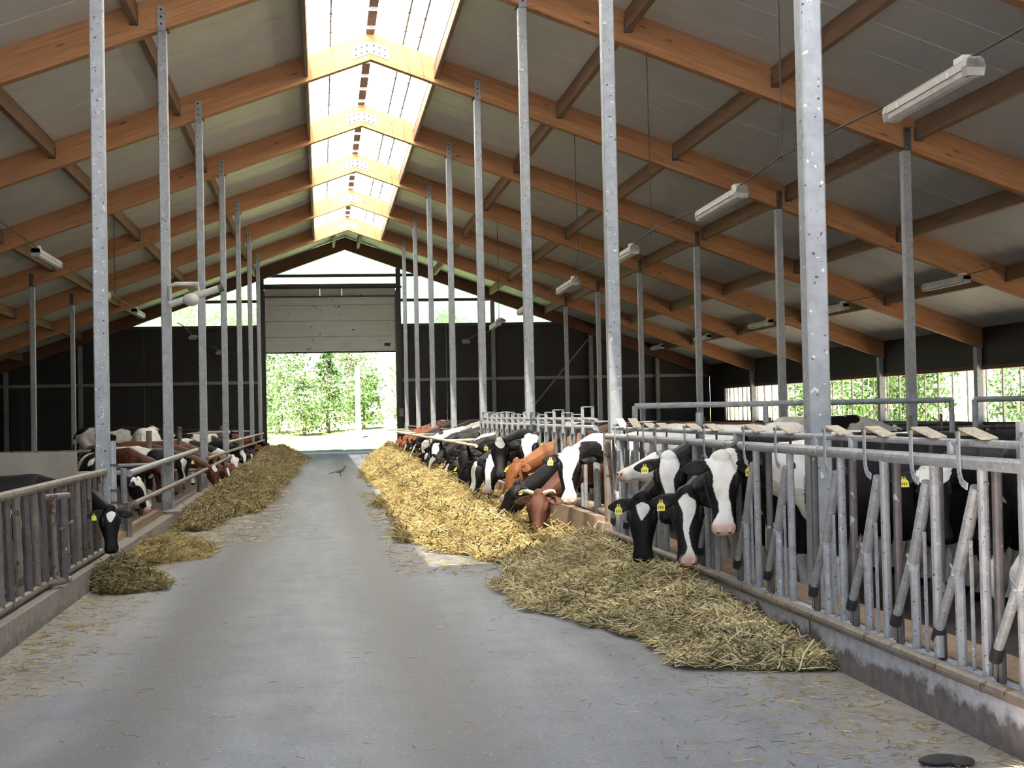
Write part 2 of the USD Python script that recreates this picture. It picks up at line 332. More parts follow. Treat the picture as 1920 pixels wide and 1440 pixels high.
# skylight over the ridge: clear corrugated sheets, one pair per half bay, on thin steel runners; starts at the second frame
sky = thing('window_1', None, None, kind='structure')
YS, YE = FY(0) - .1, FY(7) + .1
seg = [YS + (YE - YS) * i / 14 for i in range(15)]
for i in range(14):
    for xa, xb in ((S_L - .1, XR), (S_R + .1, XR)):
        obj('skylight_sheet', MB().prism([(-(seg[i + 1] - seg[i]) / 2 + .004, 0), (-(seg[i + 1] - seg[i]) / 2 + .004, .004), ((seg[i + 1] - seg[i]) / 2 - .004, .004), ((seg[i + 1] - seg[i]) / 2 - .004, 0)],
            (xa, (seg[i] + seg[i + 1]) / 2, zc(xa) + .16), (xb, (seg[i] + seg[i + 1]) / 2, zc(xb) + .16)), 'skylight_sheet', sky)
for x in (.30, 1.78, 2.08):
    r = obj('runner', tube([(x, YS, zc(x) + .135), (x, YE, zc(x) + .135)], .018, 6), 'frame_dark', sky)
    for k in range(0, 7):
        for q in range(5):
            y = FY(k) + BAY * (q + .5) / 5
            obj('clip', MB().box((x - .035, y - .02, zc(x) + .125), (x + .035, y + .02, zc(x) + .15)), 'steel_dark', r)
# the first and last bays are roofed over instead
for YS, YN_ in ((YS, YN), (YF, YE)): cap = obj('ceiling', MB().prism([(-(YS - YN_) / 2, 0), (-(YS - YN_) / 2, .1), ((YS - YN_) / 2, .1), ((YS - YN_) / 2, 0)], (S_L - .1, (YS + YN_) / 2, zc(S_L)), (XR, (YS + YN_) / 2, zc(XR) + .03))
          .prism([(-(YS - YN_) / 2, 0), (-(YS - YN_) / 2, .1), ((YS - YN_) / 2, .1), ((YS - YN_) / 2, 0)], (XR, (YS + YN_) / 2, zc(XR) + .03), (S_R + .1, (YS + YN_) / 2, zc(S_R))), 'roof_panel_white', kind='structure')

# glulam frames
for k in range(0, 9):
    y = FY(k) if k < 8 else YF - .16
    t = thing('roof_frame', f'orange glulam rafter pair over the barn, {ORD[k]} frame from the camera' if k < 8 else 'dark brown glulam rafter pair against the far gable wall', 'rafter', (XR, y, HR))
    w = .2
    for side in (1, -1):
        xe = (XW_R if side > 0 else XW_L) - XR
        d = np.array([xe, 0, -SL * abs(xe)]); d /= np.linalg.norm(d)
        a, h = w / 2, DEP
        # vertical plumb cut at the ridge: build the beam as a prism across its thickness
        c = .012
        out = [(0, 0), (xe, -SL * abs(xe)), (xe, -SL * abs(xe) + h), (0, h)]
        if side < 0: out = out[::-1]
        m = MB().poly(out, (0, a, 0), (1, 0, 0), (0, 0, 1), (0, -1, 0), w)
        # eased lower arrises
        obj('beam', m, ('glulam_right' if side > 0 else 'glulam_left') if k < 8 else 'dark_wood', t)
    if k < 8:
        for side in (1, -1):
            p = MB().poly([(0, .12), (.36, .12 - .36 * SL), (.36, .36 - .36 * SL), (0, .36)] if side > 0 else [(0, .36), (-.36, .36 - .36 * SL), (-.36, .12 - .36 * SL), (0, .12)], (0, -a - .012, 0), (1, 0, 0), (0, 0, 1), (0, 1, 0), .014)
            pl = obj('ridge_plate', p, 'plastic_white', t)
            for i in range(3):
                for j in range(2):
                    bx, bz = side * (.07 + .11 * i), .18 + .12 * j - SL * (.07 + .11 * i)
                    obj('bolt', tube([(bx, -a - .03, bz), (bx, -a - .006, bz)], .017, 6), 'bolt_steel', pl)

# purlins between the frames (each with its steel joist hanger) and the deeper boards that edge the skylight
PX = [4.93, 7.33, 9.72, 12.12, 14.52, -2.73, -5.13, -7.53, -9.93, -12.33]
def purlin_mesh(length, h, w=.115):
    return bar((0, 0, -h / 2), (0, length, -h / 2), w, h, .008)
proto = {}
for k in range(-1, 8):
    ya = (FY(k) + .1) if k >= 0 else YN; yb = (FY(k + 1) - .1) if k < 7 else YF - .26
    for i, x in enumerate(PX + ([.62, 1.66] if k == 7 else [])):
        n = i if i < 5 else i - 5
        lab = f"roof purlin, {ORD[n]} row {'right' if x > 0 else 'left'} of the skylight, {ORD[k + 1]} bay from the camera" if i < 10 else f"short pale purlin {'right' if x > XR else 'left'} of the ridge in the farthest bay, beyond the skylight"
        key = round(yb - ya, 3)
        if key in proto:
            copy_of(proto[key], 'roof_purlin', lab, (x, ya, zc(x)), group='purlins')
        else:
            t = proto[key] = thing('roof_purlin', lab, 'purlin', (x, ya, zc(x)), group='purlins')
            obj('timber', purlin_mesh(yb - ya, .31), 'purlin_wood', t)
            ln = yb - ya
            for q in (0, 1):
                yy = (0, .09) if q == 0 else (ln - .09, ln)
                obj('joist_hanger', MB().box((-.064, yy[0], -.335), (.064, yy[1], -.312)).box((-.066, yy[0], -.33), (-.0585, yy[1], -.12)).box((.0585, yy[0], -.33), (.066, yy[1], -.12)), 'steel_dark', t)
    if 0 <= k < 7:
        for x, sd in ((-.19, 'left'), (2.41, 'right')):
            t = thing('skylight_board', f"upright board along the {sd} edge of the skylight, {ORD[k]} bay of the glazing", 'board', (x, ya, 0))
            s = -1 if x < XR else 1
            obj('timber', bar((0, 0, zc(x) - .19), (0, yb - ya, zc(x) - .19), .075, .50, .008), 'purlin_wood', t)
            obj('white_facing', box((-s * .04 - .006, .0, zc(x) - .18), (-s * .04 + .006, yb - ya, zc(x) + .14)), 'board_white', t)

# ridge timber in each glazed bay with winged steel brackets
for k in range(0, 7):
    ya, yb = FY(k) + .1, FY(k + 1) - .1
    t = thing('ridge_timber', f'brown timber strip under the skylight ridge, {ORD[k]} glazed bay from the camera', 'timber', (XR, ya, zc(XR) - .02))
    obj('timber', box((-.085, 0, 0), (.085, yb - ya, .06), .006), 'ridge_wood', t)
    for q in range(5):
        y = (yb - ya) * (q + .5) / 5
        obj('bracket', MB().poly([(-.22, -.035), (0, .02), (.22, -.035), (.10, -.07), (-.10, -.07)], (0, y, 0), (1, 0, 0), (0, 0, 1), (0, 1, 0), .012).box((-.05, y - .03, -.03), (.05, y + .03, -.001)), 'steel_clean', t)

# ------------------------------------------------------------------ far gable wall with the big sectional door
DL, DR, DT = -2.36, 3.24, 7.15
wb = thing('wall_back', None, None, kind='structure')
def gable(x): return zc(x)
WT = 5.49
seams = [XW_L, -12.4, -9.99, -7.4, -4.9, DL - .12]
for a, b in zip(seams[:-1], seams[1:]):
    top = min(WT, zc((a + b) / 2) + .3) if a > -10 else None
    za, zb = min(WT, zc(a) + .1), min(WT, zc(b) + .1)
    obj('cladding_panel', MB().poly([(a + .006, .1), (b - .006, .1), (b - .006, zb), (a + .006, za)], (0, YF + .03, 0), (1, 0, 0), (0, 0, 1), (0, 1, 0), .12), 'cladding_dark', wb)
seams = [DR + .12, 5.4, 7.43, 9.6, 11.73, 14.69, XW_R]
for a, b in zip(seams[:-1], seams[1:]):
    za, zb = min(WT, zc(a) + .1), min(WT, zc(b) + .1)
    obj('cladding_panel', MB().poly([(a + .006, .1), (b - .006, .1), (b - .006, zb), (a + .006, za)], (0, YF + .03, 0), (1, 0, 0), (0, 0, 1), (0, 1, 0), .12), 'cladding_dark', wb)
for x0, x1 in ((XW_L, DL - .1), (DR + .1, XW_R)):
    obj('plinth', box((x0, YF, 0), (x1, YF + .2, .12)), 'concrete_wall', wb)
# translucent gable sheets above
gs = thing('window_2', None, None, kind='structure')
xs = [-9.4, -7.7, -6.6, -5.5, -4.4, -3.3, DL - .05, -1.2, 0, XR, 2.2, DR + .05, 4.35, 5.45, 6.55, 7.5, 8.7, 9.9, 11.7]
for a, b in zip(xs[:-1], xs[1:]):
    zb0 = WT if (b <= DL or a >= DR) else DT
    ta, tb = max(zb0 + .01, zc(a) + .1), max(zb0 + .01, zc(b) + .1)
    obj('translucent_sheet', MB().poly([(a + .006, zb0), (b - .006, zb0), (b - .006, tb), (a + .006, ta)], (0, YF + .06, 0), (1, 0, 0), (0, 0, 1), (0, 1, 0), .01), 'gable_sheet', gs)
tr = thing('trim_1', None, None, kind='structure')
for z, a, b in ((WT, -9.0, DL), (WT, DR, 11.2), (6.567, -6.2, DL), (6.567, DR, 8.3), (7.65, -3.2, 5.4)):
    obj('rail', box((a, YF - .08, z - .06), (b, YF + .05, z + .06)), 'frame_dark', tr)
for x, z, wd in ((DL - .09, 7.95, .18), (DR + .12, 7.95, .2)):
    obj('post', box((x - wd / 2, YF - .1, 0), (x + wd / 2, YF + .05, z)), 'frame_dark', tr)
for a, b in ((XW_L, DL - .2), (DR + .25, XW_R)):
    obj('girt', box((a, YF - .07, 3.05), (b, YF + .02, 3.18)), 'girt_grey', tr)
for x in (-9.99, 7.43, 11.73, 14.69, -13.0):
    c = thing('gable_column', f"grey steel column against the dark far gable wall, {'rightmost' if x > 14 else 'just right of the sloping brace' if x > 11 else 'right of the door, left of the sloping brace' if x > 0 else 'left of the door, nearer the door' if x > -12 else 'leftmost, near the side wall'}", 'column', (x, YF - .14, 0))
    obj('shaft', box((-.09, -.08, 0), (.09, .08, zu(x)), .01), 'girt_grey', c)
    obj('base_plate', box((-.14, -.12, .0), (.14, .12, .035)), 'steel_dark', c)
br = obj('wall_brace', bar((8.9, YF - .2, 1.6), (11.6, YF - .2, 4.75), .06, .06), 'girt_grey')
tag(br, 'thin grey sloping steel brace in front of the dark far wall right of the door', 'brace')

# sectional door, half raised
door = thing('door_1', None, None, kind='structure')
rows = [(4.40, 5.02), (5.035, 5.70), (5.715, 6.38), (6.395, 6.72)]
cols = [(DL + .02, .0), (.02, .93), (.95, DR - .02)]
for z0, z1 in rows:
    for a, b in cols:
        obj('door_panel', box((a, YF - .02, z0), (b, YF + .03, z1), .006), 'door_panel_white', door)
for a, b in cols:     # the next row has begun to roll back along the upper track
    obj('door_panel', MB().bar(((a + b) / 2, YF - .02, 6.80), ((a + b) / 2, YF - .24, 7.08), b - a, .04), 'door_panel_white', door)
obj('door_backing', box((DL + .03, YF + .031, 4.42), (DR - .03, YF + .05, 6.75)), 'frame_dark', door)
obj('bottom_seal', box((DL + .02, YF - .03, 4.33), (DR - .02, YF + .04, 4.395)), 'rubber', door)
obj('spring_shaft', tube([(DL - .15, YF - .3, 7.12), (DR + .25, YF - .3, 7.12)], .05, 10), 'frame_dark', door)
obj('head_box', box((DL - .1, YF - .2, 7.16), (DR + .1, YF + .05, 7.28)), 'frame_dark', door)
obj('track', box((DL - .02, YF - .1, .2), (DL + .04, YF - .03, 7.0)), 'steel_dark', door)
obj('track', box((DR - .04, YF - .1, .2), (DR + .02, YF - .03, 7.0)), 'steel_dark', door)
obj('door_handle', box((2.72, YF - .05, 4.60), (2.98, YF - .015, 4.72), .01), 'rubber', door)
obj('hinge_strip', box((.0, YF - .035, 4.42), (.022, YF - .018, 6.7)), 'plastic_white', door)
obj('hinge_strip', box((.928, YF - .035, 4.42), (.952, YF - .018, 6.7)), 'plastic_white', door)
obj('header_tube', box((DL, YF - .13, 6.735), (DR, YF - .05, 6.78)), 'frame_dark', door)
cb = thing('control_box', 'grey door control box on the right post of the far door', 'box', (3.40, YF - .2, 1.55))
obj('case', box((-.09, -.08, 0), (.09, .1, .34), .01), 'girt_grey', cb); obj('conduit', tube([(0, .04, .34), (0, .04, 2.6)], .018, 6), 'frame_dark', cb)

# ------------------------------------------------------------------ side walls
wr = thing('wall_right', None, None, kind='structure')
obj('low_wall', box((XW_R, YN, 0), (XW_R + .2, YF, 1.08)), 'cladding_dark', wr)
obj('upper_cladding', box((XW_R, YN, 2.5), (XW_R + .15, YF, zc(XW_R) + .1)), 'cladding_dark', wr)
obj('end_cladding', box((XW_R, 60.2, 1.08), (XW_R + .15, YF, 2.5)), 'cladding_dark', wr)
obj('sill_board', box((XW_R - .06, YN, 1.04), (XW_R + .2, 60.2, 1.1)), 'frame_dark', wr)
obj('head_board', box((XW_R - .05, YN, 2.46), (XW_R + .2, 60.2, 2.56)), 'dark_wood', wr)
nw = 0
for k in range(0, 8):
    win = thing(f'window_{3 + nw}', None, None, kind='structure'); nw += 1
    ya, yb = FY(k) + .1, min(FY(k + 1) - .1, 60.2)
    nb = 7
    for i in range(nb + 1):
        y = ya + (yb - ya) * i / nb
        obj('window_bar', tube([(XW_R + .08, y, 1.1), (XW_R + .08, y, 2.46)], .026 if i % 3 else .04, 6), 'board_white', win)
wl = thing('wall_left', None, None, kind='structure')
obj('cladding', box((XW_L - .2, YN, 0), (XW_L, YF, zc(XW_L) + .1)), 'cladding_dark', wl)
# near gable wall with its open drive-through door (behind / around the camera's line of sight)
wf = thing('wall_front', None, None, kind='structure')
for a, b, z in ((XW_L, -2.9, 0), (-2.9, XR, 3.95), (XR, 3.75, 3.95), (3.75, XW_R, 0)):
    obj('cladding', MB().poly([(a, z), (b, z), (b, min(5.0, zc(b) + .1)), (a, min(5.0, zc(a) + .1))], (0, YN - .12, 0), (1, 0, 0), (0, 0, 1), (0, 1, 0), .12), 'cladding_dark', wf)
obj('translucent_sheet', MB().poly([(-10.9, 5.0), (13.1, 5.0), (XR, zc(XR) + .1)], (0, YN - .012, 0), (1, 0, 0), (0, 0, 1), (0, 1, 0), .012), 'front_sheet', wf)

# ------------------------------------------------------------------ steel columns
def column(name, label, x, y, base, cleat, proto_key, protos={}):
    h = zu(x) - base
    if proto_key in protos:
        return copy_of(protos[proto_key], name, label, (x, y, base))
    t = protos[proto_key] = thing(name, label, 'column', (x, y, base), group=None)
    a = .0725
    pr = [(-a, -a + .012), (-a, a - .012), (-a + .012, a), (a - .012, a), (a, a - .012), (a, -a + .012), (a - .012, -a), (-a + .012, -a)]
    obj('shaft', MB().prism(pr, (0, 0, .02), (0, 0, h), up=(0, 1, 0)), 'galvanised', t)
    obj('base_plate', box((-.13, -.13, 0), (.13, .13, .022), .008), 'steel_dark', t)
    s = 1 if x > XR else -1
    pl = obj('cleat', box((-.062, -.118, h - .02), (.062, -.101, h + .36), .004), cleat, t)
    for q in range(3): obj('bolt', tube([(0, -.135, h + .08 + .11 * q), (0, -.11, h + .08 + .11 * q)], .017, 6), 'bolt_steel', pl)
    obj('cap_plate', box((-.09 - (.14 if s < 0 else .02), -.1, h - .012), (.09 + (.02 if s < 0 else .14), .1, h - .001)), 'steel_dark', t)
    return t
for k in range(0, 8): column('steel_column', f'light grey steel column of the inner row right of the feed passage, {ORD[k]} from the camera', 3.25, FY(k), .25, 'galvanised', 'r')
for k in range(1, 8): column('steel_column', f'light grey steel column of the inner row left of the feed passage, {ORD[k - 1]} from the camera', -2.3227, FY(k), .19, 'galvanised', 'l')
for k in range(1, 8): column('steel_column', f'grey steel column of the outer row under the right roof slope, {ORD[k - 1]} from the camera', 9.533, FY(k), .02, 'steel_dark', 'r2')
for k in range(4, 8): column('steel_column', f'dim grey steel column of the outer row under the left roof slope, {ORD[k - 4]} of those in view', -8.1026, FY(k), .02, 'steel_dark', 'l2')
for k in range(2, 8):
    t = thing('wall_column', f'bluish steel post between the side windows on the right, {ORD[k - 2]} from the camera', 'column', (XW_R - .1, FY(k), .02))
    obj('shaft', box((-.08, -.1, 0), (.08, .1, zu(XW_R - .1) - .02), .01), 'galvanised', t)
    obj('base_plate', box((-.12, -.14, 0), (.1, .14, .02)), 'steel_dark', t)
# ------------------------------------------------------------------ feed curbs
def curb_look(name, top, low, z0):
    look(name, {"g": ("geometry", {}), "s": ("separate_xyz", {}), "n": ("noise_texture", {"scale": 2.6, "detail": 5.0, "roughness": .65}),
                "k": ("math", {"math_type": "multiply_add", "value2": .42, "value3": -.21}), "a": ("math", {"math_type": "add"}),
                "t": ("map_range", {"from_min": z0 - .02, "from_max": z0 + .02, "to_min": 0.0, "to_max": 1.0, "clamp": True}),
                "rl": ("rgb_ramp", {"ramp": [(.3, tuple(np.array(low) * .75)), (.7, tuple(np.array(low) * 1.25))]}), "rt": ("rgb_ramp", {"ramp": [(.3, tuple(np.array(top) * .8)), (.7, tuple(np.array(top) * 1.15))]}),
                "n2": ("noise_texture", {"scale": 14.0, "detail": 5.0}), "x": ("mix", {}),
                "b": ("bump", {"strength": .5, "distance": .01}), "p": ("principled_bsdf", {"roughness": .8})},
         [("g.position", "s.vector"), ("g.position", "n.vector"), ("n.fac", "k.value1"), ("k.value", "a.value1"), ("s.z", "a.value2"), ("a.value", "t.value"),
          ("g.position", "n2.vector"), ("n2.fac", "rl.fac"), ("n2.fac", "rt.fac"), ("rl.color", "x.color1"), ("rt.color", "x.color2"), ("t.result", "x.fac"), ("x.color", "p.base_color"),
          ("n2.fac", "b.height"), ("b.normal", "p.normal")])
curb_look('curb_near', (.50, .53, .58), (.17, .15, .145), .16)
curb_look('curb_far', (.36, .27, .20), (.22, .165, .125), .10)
curb_look('curb_left', (.25, .215, .19), (.17, .15, .14), .05)
FX = 3.02
c1 = thing('feed_curb', 'low whitish concrete feed curb under the near right headlock barrier', 'curb', (0, 0, 0))
obj('face', box((2.985, 2.0, 0), (3.12, 8.70, .272), .008), 'curb_near', c1)
obj('face', box((2.985, 8.74, 0), (3.12, 15.1, .272), .008), 'curb_near', c1)
obj('ledge', box((3.12, 2.0, 0), (3.42, 15.1, .285), .01), 'concrete_ledge', c1)
obj('joint_post', box((2.992, 8.69, 0), (3.10, 8.75, .262)), 'steel_dark', c1)
c2 = thing('feed_curb', 'tall brown concrete feed curb along the sunlit right row of cows', 'curb', (0, 0, 0))
obj('block', box((2.93, 15.12, 0), (3.42, 15.5, .37), .03), 'curb_far', c2)
obj('face', box((2.93, 15.5, 0), (3.40, 57.6, .42), .02), 'curb_far', c2)
c3 = thing('feed_curb', 'brownish concrete feed curb left of the passage', 'curb', (0, 0, 0))
obj('face', box((-2.42, 5.0, 0), (-2.14, 21.4, .20), .02), 'curb_left', c3)
obj('upstand', box((-2.42, 14.2, .2), (-2.30, 21.4, .27), .015), 'concrete_ledge', c3)
obj('end_block', box((-2.44, 21.4, 0), (-2.06, 21.9, .24), .03), 'curb_left', c3)
obj('face', box((-2.44, 21.9, 0), (-2.14, 57.6, .22), .02), 'curb_left', c3)

# ------------------------------------------------------------------ near self-locking headlock barrier, right of the passage
hb = thing('headlock_barrier', 'near grey galvanised headlock feed barrier with slanted locking bars, right foreground', 'barrier', (0, 0, 0))
ZR, ZT = 1.285, 1.372
def P(y, z, x=FX): return (x, y, z)
obj('main_rail', tube([P(3.0, ZR - .02), P(8.75, ZR), P(15.2, ZR + .005)], .033, 14), 'fence_tube', hb)
obj('upper_rail', tube([P(3.0, ZT - .01, FX + .03), P(9, ZT, FX + .03), P(15.0, ZT + .005, FX + .03)], .019, 10), 'fence_tube', hb)
obj('base_pipe', tube([P(2.2, .268, 2.975), P(8.9, .272, 2.975), P(15.3, .29, 2.975)], .034, 12), 'fence_worn', hb)
for y in (4.1, 8.55, 10.6, 12.9): obj('pipe_sleeve', tube([P(y - .03, ZR), P(y + .03, ZR)], .038, 14), 'fence_tube', hb)
for y, z, r in ((6.12, 1.47, .040), (11.75, 1.53, .032), (15.12, 1.37, .036)):
    obj('post', tube([P(y, .285, FX + .1), P(y, z, FX + .1)], r, 12), 'galvanised', hb)
for y in (6.72, 8.06, 8.66, 10.42): obj('rail_link', tube([P(y, ZR + .01, FX + .03), P(y, ZT, FX + .03)], .028, 10), 'galvanised', hb)
UN = [5.98, 6.61, 7.14, 7.79, 8.45, 9.38, 10.12, 11.18, 11.8, 12.85, 13.35, 14.05, 14.7]
rs = np.random.default_rng(3)
for i, y in enumerate(UN):
    lean = rs.uniform(-.02, .02)
    z0 = .30
    pv = P(y + .03, .74, FX + .005)
    obj('slanted_bar', tube([P(y - .19 + lean, 1.165), P(y - .10 + lean / 2, .98), pv, P(y + .015, .69)], [.030, .031, .031, .027], 10), 'fence_tube', hb)
    obj('pivot_post', tube([pv, P(y + .005, .66), P(y, z0)], .0255, 10), 'fence_tube', hb)
    st = obj('stop_bar', tube([P(y + .05, .74), P(y + .255, .44)], .0235, 10), 'fence_tube', hb)
    obj('rubber_foot', tube([P(y + .25, .445), P(y + .285, .385)], .031, 10), 'rubber', st)
    obj('foot_bolt', tube([P(y + .28, .39), P(y + .285, z0)], .009, 6), 'fence_worn', st)
    obj('pivot_tie', MB().tube([P(y + .10, .775), P(y + .03, .76, FX - .02), P(y + .0, .72)], .007, 5).tube([P(y + .09, .745), P(y + .02, .735, FX - .028)], .007, 5), 'fence_tube', hb)
    obj('thin_rod', tube([P(y - .125, .91), P(y - .13, z0)], .0105, 6), 'fence_tube', hb)
    obj('stall_tube', tube([P(y - .265, ZR), P(y - .27, z0)], .0255, 10), 'fence_tube', hb)
    obj('stall_tube', tube([P(y + .285, ZR, FX + .03), P(y + .29, z0 - .02, FX + .03)], .0235, 10), 'fence_dark', hb)
    hy = y - .10 + lean
    w = .020
    for x in (FX - .043, FX + .06):
        pts = [(hy, 1.425), (hy + .002, 1.30), (hy - .004, 1.225), (hy - .03, 1.185), (hy - .085, 1.168)]
        m = MB()
        for a, b in zip(pts[:-1], pts[1:]): m.bar(P(*a, x), P(*b, x), .008, .034, up=(0, 1, .3))
        obj('hook_strap', m, 'galvanised' if x < FX else 'fence_dark', hb)
    obj('hook_pin', tube([P(hy, 1.415, FX - .055), P(hy, 1.415, FX + .075)], .011, 8), 'fence_worn', hb)
    up = rs.choice([.0, .0, .07]) if y > 9 else 0.0
    obj('latch_plate', MB().bar(P(hy + .02, 1.438 + up * .6, FX + .01), P(hy - .20, 1.392, FX + .02), .085, .010), 'latch_plate', hb)

# second headlock barrier further on (levers and loops stand up above twin rails)
h2 = thing('headlock_barrier', 'second pale headlock barrier behind the sunlit cows, with upright square loops on top', 'barrier', (0, 0, 0))
obj('main_rail', tube([P(15.85, 1.375), P(27.4, 1.385)], .030, 12), 'fence_tube', h2)
obj('upper_rail', tube([P(15.9, 1.465, FX + .02), P(27.4, 1.47, FX + .02)], .022, 10), 'fence_tube', h2)
obj('base_pipe', tube([P(15.5, .455, 3.06), P(27.4, .455, 3.06)], .034, 10), 'fence_worn', h2)
obj('post', tube([P(15.98, .42, FX + .03), P(15.98, 1.36, FX + .03)], .042, 12), 'fence_tube', h2)
obj('post', tube([P(15.3, .37, FX + .02), P(15.3, 1.33, FX + .02)], .045, 12), 'fence_worn', h2)
obj('post', tube([P(27.4, .42, FX + .02), P(27.4, 1.5, FX + .02)], .035, 10), 'fence_tube', h2)
for i in range(16):
    y = 16.4 + i * .69
    k = rs.uniform(-.03, .03)
    obj('stall_tube', tube([P(y, 1.375), P(y + .05, 1.18, FX - .02), P(y + .12, .95), P(y + .14, .45)], .024, 8), 'fence_tube', h2)
    obj('stall_tube', tube([P(y + .33, 1.375), P(y + .33, .45)], .024, 8), 'fence_tube', h2)
    t = 1.56 + rs.uniform(-.03, .04); t = 1.615 if i in (0,) else t
    obj('loop_latch', MB().bar(P(y, 1.30, FX - .045), P(y, t, FX - .045), .035, .012).bar(P(y, 1.30, FX + .075), P(y, t, FX + .075), .035, .012).bar(P(y, t, FX - .05), P(y, t, FX + .08), .035, .012).bar(P(y, 1.49, FX - .045), P(y, 1.49, FX + .075), .03, .012), 'fence_tube', h2)

# plain neck rail section at the far end of the right row
r3 = thing('neck_rail', 'long worn wooden-coloured neck rail over the farthest cows on the right', 'rail', (0, 0, 0))
obj('rail', tube([P(23.75, 1.035, 2.52), P(36, 1.03, 2.52), P(49.5, 1.01, 2.52)], .030, 8), 'latch_plate', r3)
for y in (29.55, 35.4, 40.4, 44.6, 49.2, 57.0):
    obj('post', tube([P(y, .42, 3.27), P(y, 1.28, 3.27)], .05, 8), 'fence_worn', r3)
    obj('stub_rail', tube([P(y, 1.03, 2.5), P(y, 1.04, 3.6)], .03, 8), 'latch_plate', r3)
obj('top_rail', tube([P(29.6, 1.18, 3.3), P(57, 1.18, 3.3)], .026, 8), 'fence_worn', r3)

# ------------------------------------------------------------------ left side: gate, barrier, neck rails
g1 = thing('swing_gate', 'dark gate of slanting bars with one red bar, nearest on the left', 'gate', (0, 0, 0))
gp0, gp1 = np.array([-2.12, 12.35, 0]), np.array([-3.1, 10.3, 0])
gd = (gp1 - gp0) / np.linalg.norm(gp1 - gp0); gl = np.linalg.norm(gp1 - gp0)
def G(u, z): q = gp0 + gd * u; return (q[0], q[1], z)
obj('top_rail', tube([G(-.05, .95), G(gl, .96)], .028, 10), 'fence_worn', g1)
obj('bottom_rail', tube([G(-.05, .255), G(gl, .225)], .030, 10), 'fence_worn', g1)
obj('end_stile', tube([G(.02, .25), G(.02, .95)], .035, 10), 'fence_dark', g1)
for i in range(14):
    u = .14 + i * .155
    sl = .10 if i % 3 else .03
    obj('bar', tube([G(u + sl, .94), G(u - .01, .25)], .034 if i % 2 else .026, 8), 'red_paint' if i == 5 else ('fence_dark' if i % 4 else 'fence_worn'), g1)
obj('latch_hook', MB().bar(G(.62, .90), G(.88, .78), .012, .03).bar(G(.70, .78), G(.88, .775), .012, .02), 'latch_plate', g1)
g2 = thing('headlock_barrier', 'dark slanted-bar feed barrier on the left behind the gate', 'barrier', (0, 0, 0))
def Q(y, z, x=-2.24): return (x, y, z)
obj('top_rail', tube([Q(7.0, 1.04), Q(15.4, 1.04)], .036, 10), 'fence_worn', g2)
obj('base_pipe', tube([Q(7.0, .25), Q(15.45, .25)], .032, 10), 'fence_worn', g2)
obj('post', tube([Q(15.95, .2), Q(15.95, 1.35)], .045, 12), 'galvanised', g2)
for z in (1.09, .82, .69): obj('post_clamp', tube([Q(15.95, z - .012), Q(15.95, z + .012)], .052, 12), 'steel_dark', g2)
obj('post', tube([Q(15.42, .25), Q(15.42, 1.04)], .03, 10), 'fence_tube', g2)
for i in range(22):
    y = 15.1 - i * .33
    obj('bar', tube([Q(y - .13, 1.03), Q(y, .26)], .031, 8), 'fence_dark' if i % 2 else 'fence_worn', g2)
def rail(label, pts, r=.036, mat='fence_worn', posts=(), cat='rail'):
    t = thing('neck_rail', label, cat, (0, 0, 0))
    obj('rail', tube(pts, r, 10), mat, t)
    for y, z0, z1 in posts: obj('post', tube([(pts[0][0] - .10, y, z0), (pts[0][0] - .10, y, z1)], .04, 8), mat, t)
    for y, z0, z1 in posts: obj('stub_rail', tube([(pts[0][0] + .02, y, z1 - .05), (pts[0][0] - .75, y, z1 - .05)], .028, 8), mat, t)
rail('upper neck rail with open tube end, nearest on the left after the thick post', [Q(17.3, .95), Q(26.5, 1.02)], .04, 'fence_tube', [(17.6, .2, 1.0), (21.9, .2, .96)])
rail('lower breast rail in front of the left cows, rising from the curb', [Q(17.3, .60, -2.18), Q(27.3, .62, -2.18), Q(36, .68, -2.18)], .034, 'fence_worn', [(17.5, .2, .6), (27.4, .2, .68)])
rail('middle neck rail over the left cows, second stretch', [Q(29, .80), Q(43, .77), Q(57, .74)], .036, 'fence_worn', [(29.3, .2, .85), (43, .2, .82)])
rail('topmost neck rail by the farthest left columns', [Q(36, 1.0, -2.3), Q(57.5, 1.0, -2.3)], .034, 'latch_plate', [(36.4, .2, 1.3), (50, .2, 1.2)])
lw = obj('pen_wall', box((-8.2, 15.9, .02), (-2.62, 16.08, 1.24), .01), 'concrete_wall')
tag(lw, 'low beige concrete cross wall in the left pen behind the gate', 'wall')
for i, (x, y, h) in enumerate([(-3.05, 26.3, 1.35), (-3.05, 31.8, 1.4), (-3.05, 38.2, 1.38), (-3.05, 44.8, 1.35), (-5.4, 24.2, 1.3)]):
    t = thing('pen_post', f"short worn post in the left pen, {ORD[i]} one going back" if i < 4 else 'short worn post deep in the left pen, by the white cow', 'post', (x, y, .02))
    obj('shaft', tube([(0, 0, 0), (0, 0, h)], .05, 8), 'fence_worn', t); obj('cap', tube([(0, 0, h), (0, 0, h + .012)], .055, 8), 'steel_dark', t)
    obj('foot', box((-.09, -.09, 0), (.09, .09, .015)), 'steel_dark', t)
for i, z in enumerate((.78, 1.02)):
    t = thing('pen_rail', f"{'lower' if i == 0 else 'upper'} long horizontal rail across the left pens behind the cows", 'rail', (0, 0, 0))
    obj('rail', tube([(-14, 27.5, z), (-2.9, 27.5, z)], .03, 8), 'fence_worn', t)
    for x in (-13, -10, -7, -4.2): obj('post', tube([(x, 27.56, .02), (x, 27.56, z + .05)], .03, 8), 'fence_worn', t)

